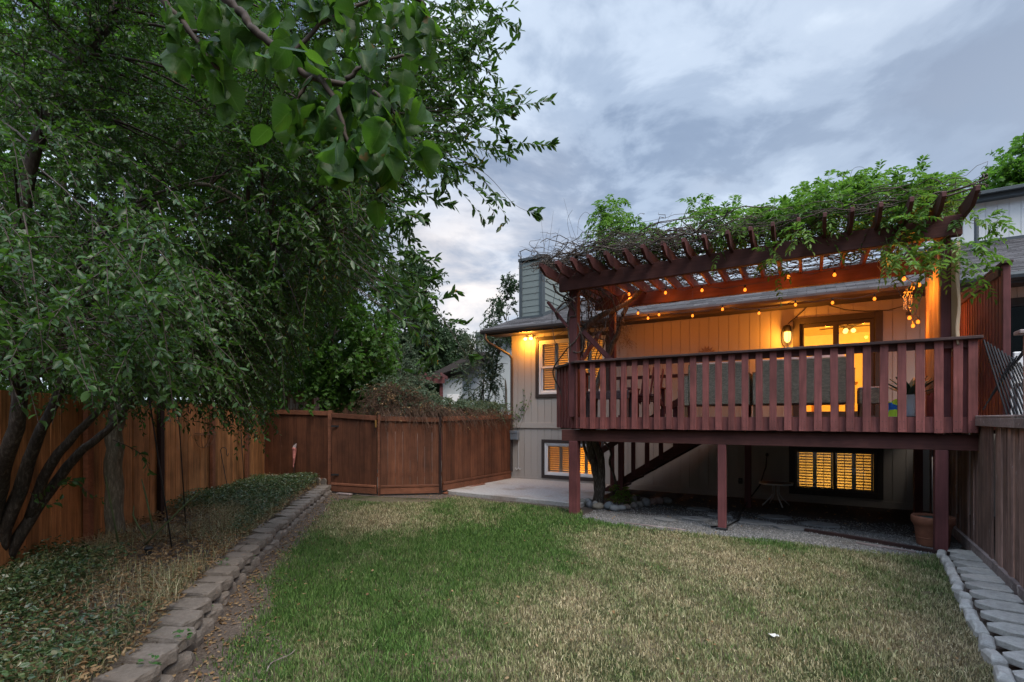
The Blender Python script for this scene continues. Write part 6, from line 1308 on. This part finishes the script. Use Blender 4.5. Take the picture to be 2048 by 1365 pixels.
# shoots with pinnate leaves: outline of the foliage along the beam
HT = np.array([(1185, 520, 455), (1215, 400, 455), (1250, 440, 450), (1300, 455, 450), (1350, 440, 445), (1400, 402, 440), (1440, 415, 430), (1480, 430, 430), (1520, 415, 425), (1560, 400, 420), (1620, 375, 415), (1680, 350, 405), (1740, 338, 400), (1800, 355, 395), (1850, 352, 390), (1900, 350, 390), (1935, 380, 400)])
shS = []; shD = []; shL = []
def shoot(x, y, v, d, ln): shS.append(np.array(pv(x, y, v))); shD.append(d); shL.append(ln)
for k in range(300):
    x = rng.uniform(1190, 1900) if rng.uniform() < .62 else rng.uniform(1480, 1860); top = np.interp(x, HT[:, 0], HT[:, 1]); bot = np.interp(x, [1190, 1400, 1600, 1800, 1945], [505, 490, 470, 450, 430])
    if 1260 < x < 1380 and rng.uniform() < .45: continue
    y = bot+(top+26-bot)*rng.uniform(0, 1)**.8; v = rng.uniform(7.9, 10.2) if y > top+40 else rng.uniform(8.0, 9.2)
    shoot(x, y, v, np.array([rng.normal(0, .8), rng.normal(-.2, .6), rng.normal(.45, .5)]), rng.uniform(.15, .38))
for x, y, v, n in ((1215, 422, 8.6, 60), (1238, 465, 8.5, 45), (1200, 468, 8.4, 35), (1290, 462, 8.5, 30), (1345, 458, 8.4, 25), (1405, 425, 8.4, 45), (1440, 440, 8.4, 35), (1520, 490, 7.85, 7), (1545, 500, 7.85, 6), (1640, 470, 7.85, 8), (1600, 455, 7.85, 8), (1770, 470, 7.8, 12), (1800, 490, 7.75, 12), (1850, 470, 7.8, 12), (1880, 500, 7.8, 12), (1760, 500, 7.8, 8), (1830, 510, 7.75, 10), (1890, 490, 7.8, 6), (1900, 515, 7.8, 6), (1925, 440, 8.0, 3), (1860, 520, 7.7, 6)):
    for k in range((n+2)//5): shoot(x+rng.normal(0, 14), y+rng.normal(0, 10), v+rng.normal(0, .12), np.array([rng.normal(.1, .8), rng.normal(-.5, .5), rng.normal(-.15, .5)]), rng.uniform(.15, .35))
for pp in ([(1940, 435), (1975, 445)], [(1930, 505)], [(1930, 540)]):
    for (x, y) in pp:
        for k in range(1): shoot(x+rng.normal(0, 6), y+rng.normal(0, 5), 7.95+rng.normal(0, .08), np.array([rng.normal(.5, .6), rng.normal(-.2, .4), rng.normal(-.1, .4)]), rng.uniform(.1, .2))
shS, shD, shL = np.array(shS), nrm(np.array(shD)), np.array(shL); NS = len(shS); nc = 5
tt = np.tile(np.linspace(.1, 1, nc), (NS, 1)); cs = spray_path(shS, shD, shL, np.full(NS, .25), tt).reshape(-1, 3)
cd = nrm(np.repeat(shD, nc, 0)*.5+rng.normal(0, .65, (NS*nc, 3))+np.array([0, -.1, .05]))
lv, tw = sprays(cs, cd, rng.uniform(.22, .34, NS*nc), .45, 11, .080, .029, LEAF6, ang=1.0, flat=.95, hang=.12, t0=.22, pairs=True, twig=.0016, sizevar=.18)
add_leaves('leaves', [lv], M['leaf_wist'], wi); add_leaves('leaf_stalks', [tw, tubes(spray_path(shS, shD, shL, np.full(NS, .25), np.tile(np.linspace(0, 1, 5), (NS, 1))), .0035, .0018)], plain('green_stalk', (.10, .14, .05), .7), wi)
# pale dried racemes
S = 60; st = np.array([np.array(pv(rng.uniform(1238, 1265), rng.uniform(640, 690), 9.3)) for _ in range(S)]); lv, tw = sprays(st, rng.normal(0, .5, (S, 3))+np.array([.3, 0, -.8]), .14, .3, 9, .022, .012, LEAF6, twig=.0015); add_leaves('dry_racemes', [lv], M['leaf_dry'], wi)
# fern clump at the foot
fn = thing('leafy_shrub', 'small bright leafy shrub at the foot of the wisteria trunk', 'shrub', tuple(P(-3.25, 9.7, 0)), 'W')
st = np.array([np.array(P(-3.25+rng.normal(0, .12), 9.7+rng.normal(0, .15), rng.uniform(.02, .30))) for _ in range(70)]); lv, tw = sprays(st, rng.normal(0, .7, (70, 3))+np.array([0, -.2, .6]), .2, .5, 12, .045, .02, LEAF6, twig=.002, flat=.6); add_leaves('leaves', [lv], M['leaf_wist'], fn); add_leaves('stems', [tw], M['drytwig'], fn)
# ================================================================== bed planting
def snoise(x, y, seed, f=1.0, n=7):
    g = np.random.default_rng(seed); r = 0
    for k in range(n): a = g.uniform(0, 6.28); fr = f*g.uniform(.5, 2.2); r = r+np.sin((x*math.cos(a)+y*math.sin(a))*fr*2.2+g.uniform(0, 6.28))*(1/fr**.4)
    return r/n*2.1
def stuff(name, parts, mat, label, attr=None, smooth=False):
    V, G = join(parts); o = link(name, raw_mesh(name, V, G, smooth, attr), mat); return tag(o, label, name.replace('_', ' '), kind='stuff')
n = 76000; y = 2.0+10.3*rng.uniform(0, 1, n)**1.6; q = rng.uniform(0, 1, n); x = fence_x(y)+.02+(stone_x(y)-.26-fence_x(y))*q; keep = (x/y > -1.12)
den = snoise(x, y, 3, .8)+.55*(np.interp(y, [2, 5.4, 6.3, 8.2, 9.4, 12], [.6, .5, .1, .05, .6, .5]))+.35*(.5-q); keep &= den > rng.uniform(-.3, .35, n); x, y = x[keep], y[keep]; n = len(x)
hgt = .03+.19*rng.uniform(0, 1, n)*(1+.4*snoise(x, y, 8, 1.5)); pos = np.stack([x, y, .18+hgt], 1)
lv = leaf_arrays(pos, rng.normal(0, 1, (n, 3))*np.array([1, 1, .45]), rng.normal(0, .45, (n, 3))+np.array([0, -.15, 1]), rng.uniform(.024, .052, n), rng.uniform(.014, .028, n), LEAF6)
stuff('ground_cover', [lv], M['leaf_vinca'], 'low dark glossy ground cover filling the left flower bed', smooth=True)
n = 21000; y = 1.9+9.5*rng.uniform(0, 1, n)**1.9; q = rng.uniform(0, 1, n); x = fence_x(y)+(stone_x(y)-.15-fence_x(y))*q; lv = leaf_arrays(np.stack([x, y, .2+.10*rng.uniform(0, 1, n)], 1), rng.normal(0, 1, (n, 3))*np.array([1, 1, .3]), rng.normal(0, .5, (n, 3))+np.array([0, 0, 1]), rng.uniform(.025, .055, n), rng.uniform(.01, .024, n), LEAF6)
n2 = 1500; y2 = rng.uniform(2.4, 11.2, n2); x2 = stone_x(y2)+np.abs(rng.normal(0, .28, n2))+.05; lv2 = leaf_arrays(np.stack([x2, y2, .012+.01*rng.uniform(0, 1, n2)], 1), rng.normal(0, 1, (n2, 3))*np.array([1, 1, .1]), rng.normal(0, .25, (n2, 3))+np.array([0, 0, 1]), rng.uniform(.02, .05, n2), rng.uniform(.012, .03, n2), LEAF6)
n3 = 300; pg3 = np.array([P(rng.uniform(-9.5, -6.6), rng.uniform(7.8, 9.0), .012) for _ in range(n3)]); lv3 = leaf_arrays(pg3, rng.normal(0, 1, (n3, 3))*np.array([1, 1, .1]), rng.normal(0, .25, (n3, 3))+np.array([0, 0, 1]), rng.uniform(.025, .05, n3), rng.uniform(.015, .03, n3), LEAF6)
n4 = 160; u4 = rng.uniform(-3.0, 1.4, n4); pg4 = np.array([P(u, v, .03) for u, v in zip(u4, rng.uniform(9.2, 11.4, n4))]); lv4 = leaf_arrays(pg4, rng.normal(0, 1, (n4, 3))*np.array([1, 1, .1]), rng.normal(0, .25, (n4, 3))+np.array([0, 0, 1]), rng.uniform(.03, .07, n4), rng.uniform(.02, .05, n4), LEAF6)
n5 = 260; y5 = 2.2+7*rng.uniform(0, 1, n5)**1.3; x5 = rng.uniform(-2.5, 3.5, n5); lv5 = leaf_arrays(np.stack([x5, y5, .035+.02*rng.uniform(0, 1, n5)], 1), rng.normal(0, 1, (n5, 3))*np.array([1, 1, .2]), rng.normal(0, .35, (n5, 3))+np.array([0, 0, 1]), rng.uniform(.02, .045, n5), rng.uniform(.012, .028, n5), LEAF6)
stuff('dry_leaves', [lv, lv2, lv3, lv4, lv5], M['leaf_dry'], 'scattered dry leaves in the bed, along the edging and beneath the deck', smooth=True)
def blades(x, y, z0, h, wd, lean=.45, three=False):
    n = len(x); a = rng.uniform(0, 6.28, n); ld_ = rng.uniform(0, 6.28, n); l_ = np.abs(rng.normal(0, lean, n))*h
    sx_, sy_ = np.cos(a)*wd/2, np.sin(a)*wd/2; tx, ty = np.cos(ld_)*l_, np.sin(ld_)*l_; zt = h*np.sqrt(np.maximum(.15, 1-(l_/h)**2*.6))
    if three:
        V = np.stack([np.stack([x-sx_, y-sy_, z0], 1), np.stack([x+sx_, y+sy_, z0], 1), np.stack([x+tx, y+ty, z0+zt], 1)], 1); k = 3
        i = np.arange(n)[:, None]*3; return V.reshape(-1, 3), [np.concatenate([i, i+1, i+2], 1)], np.repeat(np.arange(n), 3)
    V = np.stack([np.stack([x-sx_, y-sy_, z0], 1), np.stack([x+sx_, y+sy_, z0], 1), np.stack([x+tx*.3+sx_*.8, y+ty*.3+sy_*.8, z0+zt*.6], 1), np.stack([x+tx*.3-sx_*.8, y+ty*.3-sy_*.8, z0+zt*.6], 1), np.stack([x+tx, y+ty, z0+zt], 1)], 1)
    i = np.arange(n)[:, None]*5; return V.reshape(-1, 3), [np.concatenate([i, i+1, i+2, i+3], 1), np.concatenate([i+3, i+2, i+4], 1)], np.repeat(np.arange(n), 5)
def grass_mat(name, green, dry):
    t = NT(name); at_ = t.n('ShaderNodeAttribute', attribute_name='dry').outputs['Fac']; r = t.rnd()
    g = t.ramp(r, [(0, green[0]), (.5, green[1]), (1, green[2])]); d = t.ramp(r, [(0, dry[0]), (.5, dry[1]), (1, dry[2])]); col = t.mix(at_, g, d)
    return t.end(t.n('ShaderNodeMixShader', inp={0: .25, 1: t.bsdf(col, .6, spec=.25), 2: t.n('ShaderNodeBsdfTranslucent', inp={'Color': col}).outputs[0]}).outputs[0])
M['grass'] = grass_mat('lawn_grass', [(.022, .055, .012), (.070, .150, .030), (.16, .27, .07)], [(.13, .098, .05), (.40, .325, .19), (.76, .66, .43)])
# dry tufts in the bed
n = 30000; y = 2.0+8.6*rng.uniform(0, 1, n)**1.4; q = rng.uniform(.12, 1, n); x = fence_x(y)+(stone_x(y)-.22-fence_x(y))*q; k = (snoise(x, y, 21, .9)+np.interp(y, [2, 4.5, 5.6, 7.6, 8.6], [.0, .05, .5, .5, -.3])+.5*(q-.6)) > rng.uniform(-.15, .5, n); x, y = x[k], y[k]; n = len(x)
V, G, idx = blades(x, y, np.full(n, .17), rng.uniform(.08, .26, n), rng.uniform(.003, .006, n), .8)
stuff('dry_grass', [(V, G)], M['grass'], 'dry straw coloured grass tufts in the left flower bed', {'dry': np.clip(rng.normal(.75, .3, n), 0, 1)[idx]})
# ================================================================== lawn grass
from_left = lambda y: stone_x(y)+.10
def lawn_pts(n, y0, y1):
    y = rng.uniform(y0, y1, n); x = rng.uniform(-4.6, 5.6, n); u, v = uv(x, y)
    ok = (np.abs(x/y) < 1.1) & (x > stone_x(y)+.30+.16*np.abs(snoise(y, y*0, 4, .7))+.12*snoise(x, y, 61, 6.0)+rng.normal(0, .06, n))
    ok &= v < np.interp(u, [-8, -6.9, -3.6, -3.3, -2.66, -1.1, .8, 1.4], [8.1, 8.55, 8.55, 7.95, 7.70, 7.76, 7.78, 7.9])+.05*snoise(u*3, v*0, 5, 1.0)
    ok &= u < np.interp(v, [0, 3, 4.6, 5.32, 6.12, 7.24, 7.89], [.75, .96, 1.08, 1.13, 1.19, 1.30, 1.36]); ok &= ~((u < -6.6) & (v > 7.3+.3*snoise(u, v, 6)))
    return x[ok], y[ok], u[ok], v[ok]
def dryness(x, y, u, v):
    px_, py_ = HX+F*x/y, HY+F*CH/y
    base = .33+.30*snoise(x, y, 31, 1.0)+.34*snoise(x, y, 32, 3.2)+.34*snoise(x, y, 33, 9.0)+.25*snoise(x, y, 34, 22.0)
    base += .36*np.clip((px_-1070)/160, -.6, 1.0)*np.clip((py_-1050)/50, 0, 1)*np.clip((1340-py_)/140+.5, .45, 1)
    base += -.55*np.exp(-((px_-990)/150)**2-((py_-1085)/38)**2) - .35*np.exp(-((px_-800)/200)**2-((py_-1220)/90)**2) + .40*np.exp(-((px_-730)/120)**2-((py_-1030)/26)**2) - .6*np.exp(-((px_-1210)/130)**2-((py_-1042)/16)**2)
    base += -.40*np.exp(-((px_-1550)/260)**2-((py_-1085)/26)**2) + .30*np.clip((px_-1600)/250, 0, 1)*np.clip((py_-1200)/80, 0, 1)
    return base
parts = []; at_d = []
for n, y0, y1, h0, wd, th3 in ((175000, 1.9, 4.4, .048, .0064, False), (170000, 4.4, 7.2, .048, .0100, True), (130000, 7.2, 11.2, .055, .0160, True)):
    x, y, u, v = lawn_pts(n, y0, y1); d = dryness(x, y, u, v); bare = .40*snoise(x, y, 41, 1.6)-.30*np.clip(1-(x-stone_x(y)-.3)/.5, 0, 1)-.25*np.exp(-((u-.95)/.28)**2)
    bare += .32*snoise(x, y, 43, 8.0); k = bare > rng.normal(-.56, .1, len(x)); x, y, u, v, d = x[k], y[k], u[k], v[k], d[k]; n = len(x)
    dd = np.clip(d+rng.normal(0, .22, n), 0, 1); V, G, idx = blades(x, y, np.full(n, -.002), h0*rng.uniform(.55, 1.25, n)*(1.05-.3*dd)*np.clip(1+.28*snoise(x, y, 51, 2.5)+.42*snoise(x, y, 52, 10.0)+.35*snoise(x, y, 53, 24.0), .25, 2.3), wd*rng.uniform(.7, 1.3, n), .55+.0, th3); parts.append((V, G)); at_d.append(dd[idx])
stuff('lawn_grass', parts, M['grass'], 'patchy half dry lawn grass across the yard', {'dry': np.concatenate(at_d)})
# pebbles of the gravel strip
n = 15000; u = rng.uniform(-3.4, 1.5, n); v = np.interp(u, [-3.4, -2.66, -1.1, .8, 1.5], [7.98, 7.68, 7.76, 7.78, 7.98])+rng.uniform(0, 1, n)**1.6*2.2-.05; x = CA*u+SA*v; y = -SA*u+CA*v
oc = (np.array([[1, 0, 0], [0, 1, 0], [-1, 0, 0], [0, -1, 0], [0, 0, .7], [0, 0, -.7]]), [[0, 1, 4], [1, 2, 4], [2, 3, 4], [3, 0, 4]])
r_ = rng.uniform(.005, .012, n); an = rng.uniform(0, 6.28, n); lv = leaf_arrays(np.stack([x, y, np.full(n, .007)], 1), np.stack([np.cos(an), np.sin(an), rng.normal(0, .2, n)], 1), np.tile([0, 0, 1.], (n, 1)), r_, r_*rng.uniform(.7, 1.2, n), oc)
t = NT('pebbles'); M['pebble'] = t.end(t.bsdf(t.ramp(t.rnd(), [(0, (.05, .05, .052)), (.5, (.13, .13, .128)), (1, (.26, .25, .235))]), .85)); stuff('gravel_pebbles', [lv], M['pebble'], 'grey crushed gravel along the edge of the deck shade')
# weeds between the blocks and odd bits on the lawn
for (x, y, z, lab) in ((395, 1236, .02, 'broad leaved weed growing at the foot of the block edging'), (365, 1290, .16, 'small weed sprouting on top of the near edging blocks'), (500, 1127, .05, 'small grey green weed between the middle edging blocks'), (300, 1345, .16, 'creeping weed at the nearest edging block'), (445, 1138, .16, 'creeping green weed over the bed side of the edging')):
    X, Y = gr(x, y, z); wd_ = thing('weed', lab, 'weed', (X, Y, z), 'W'); n = 16; an = rng.uniform(0, 6.28, n); p = np.array([X, Y, z])+np.stack([np.cos(an)*.03, np.sin(an)*.03, rng.uniform(.02, .10, n)], 1); big = .085 if 'broad' in lab else .035
    add_leaves('leaves', [leaf_arrays(p, np.stack([np.cos(an), np.sin(an), rng.uniform(0, .5, n)], 1), rng.normal(0, .3, (n, 3))+np.array([0, 0, 1]), big*rng.uniform(.6, 1.2, n), big*.75*rng.uniform(.7, 1.1, n), LEAF8)], M['leaf_weed'], wd_)
for pp, lab in (([(532, 1345), (542, 1330), (560, 1318), (580, 1312), (590, 1300)], 'pale curved dead twig lying on the near lawn'), ([(478, 1233), (490, 1226), (508, 1218)], 'short pale twig on the soil beside the edging')):
    m = MB(); pts = [tuple(gr(x, y, .03))+(.03+.01*(i % 2),) for i, (x, y) in enumerate(pp)]; m.tube(smooth_path(pts), .003, 5); tag(m.build('twig', M['graywood'], org=pts[0], frame='W'), lab, 'twig')
X, Y = gr(1547, 1275, .02); m = MB(); n = 6; m.add([(X+(i-2.5)*.012, Y+(j-2.5)*.012, .03+.016*rng.uniform(0, 1)) for j in range(n) for i in range(n)], [(j*n+i, j*n+i+1, (j+1)*n+i+1, (j+1)*n+i) for j in range(n-1) for i in range(n-1)])
o = m.build('crumpled_leaf', plain('bleached_leaf', (.55, .54, .50), .9), org=(X, Y, .02), frame='W'); tag(o, 'crumpled whitish leaf lying on the lawn right of centre', 'leaf')
for (x0, y0, x1, y1, lab) in ((888, 988, 968, 974, 'loose reddish board lying along the fence foot by the patio'), (676, 988, 702, 990, 'short grey board at the foot of the gate')):
    a, c = gr(x0, y0, .02), gr(x1, y1, .02); m = MB(); m.bar(a+(.03,), c+(.09 if x0 > 800 else .03,), .09, .025); tag(m.build('board', M['frail'] if x0 > 800 else M['graywood'], org=a+(.02,), frame='W'), lab, 'board')
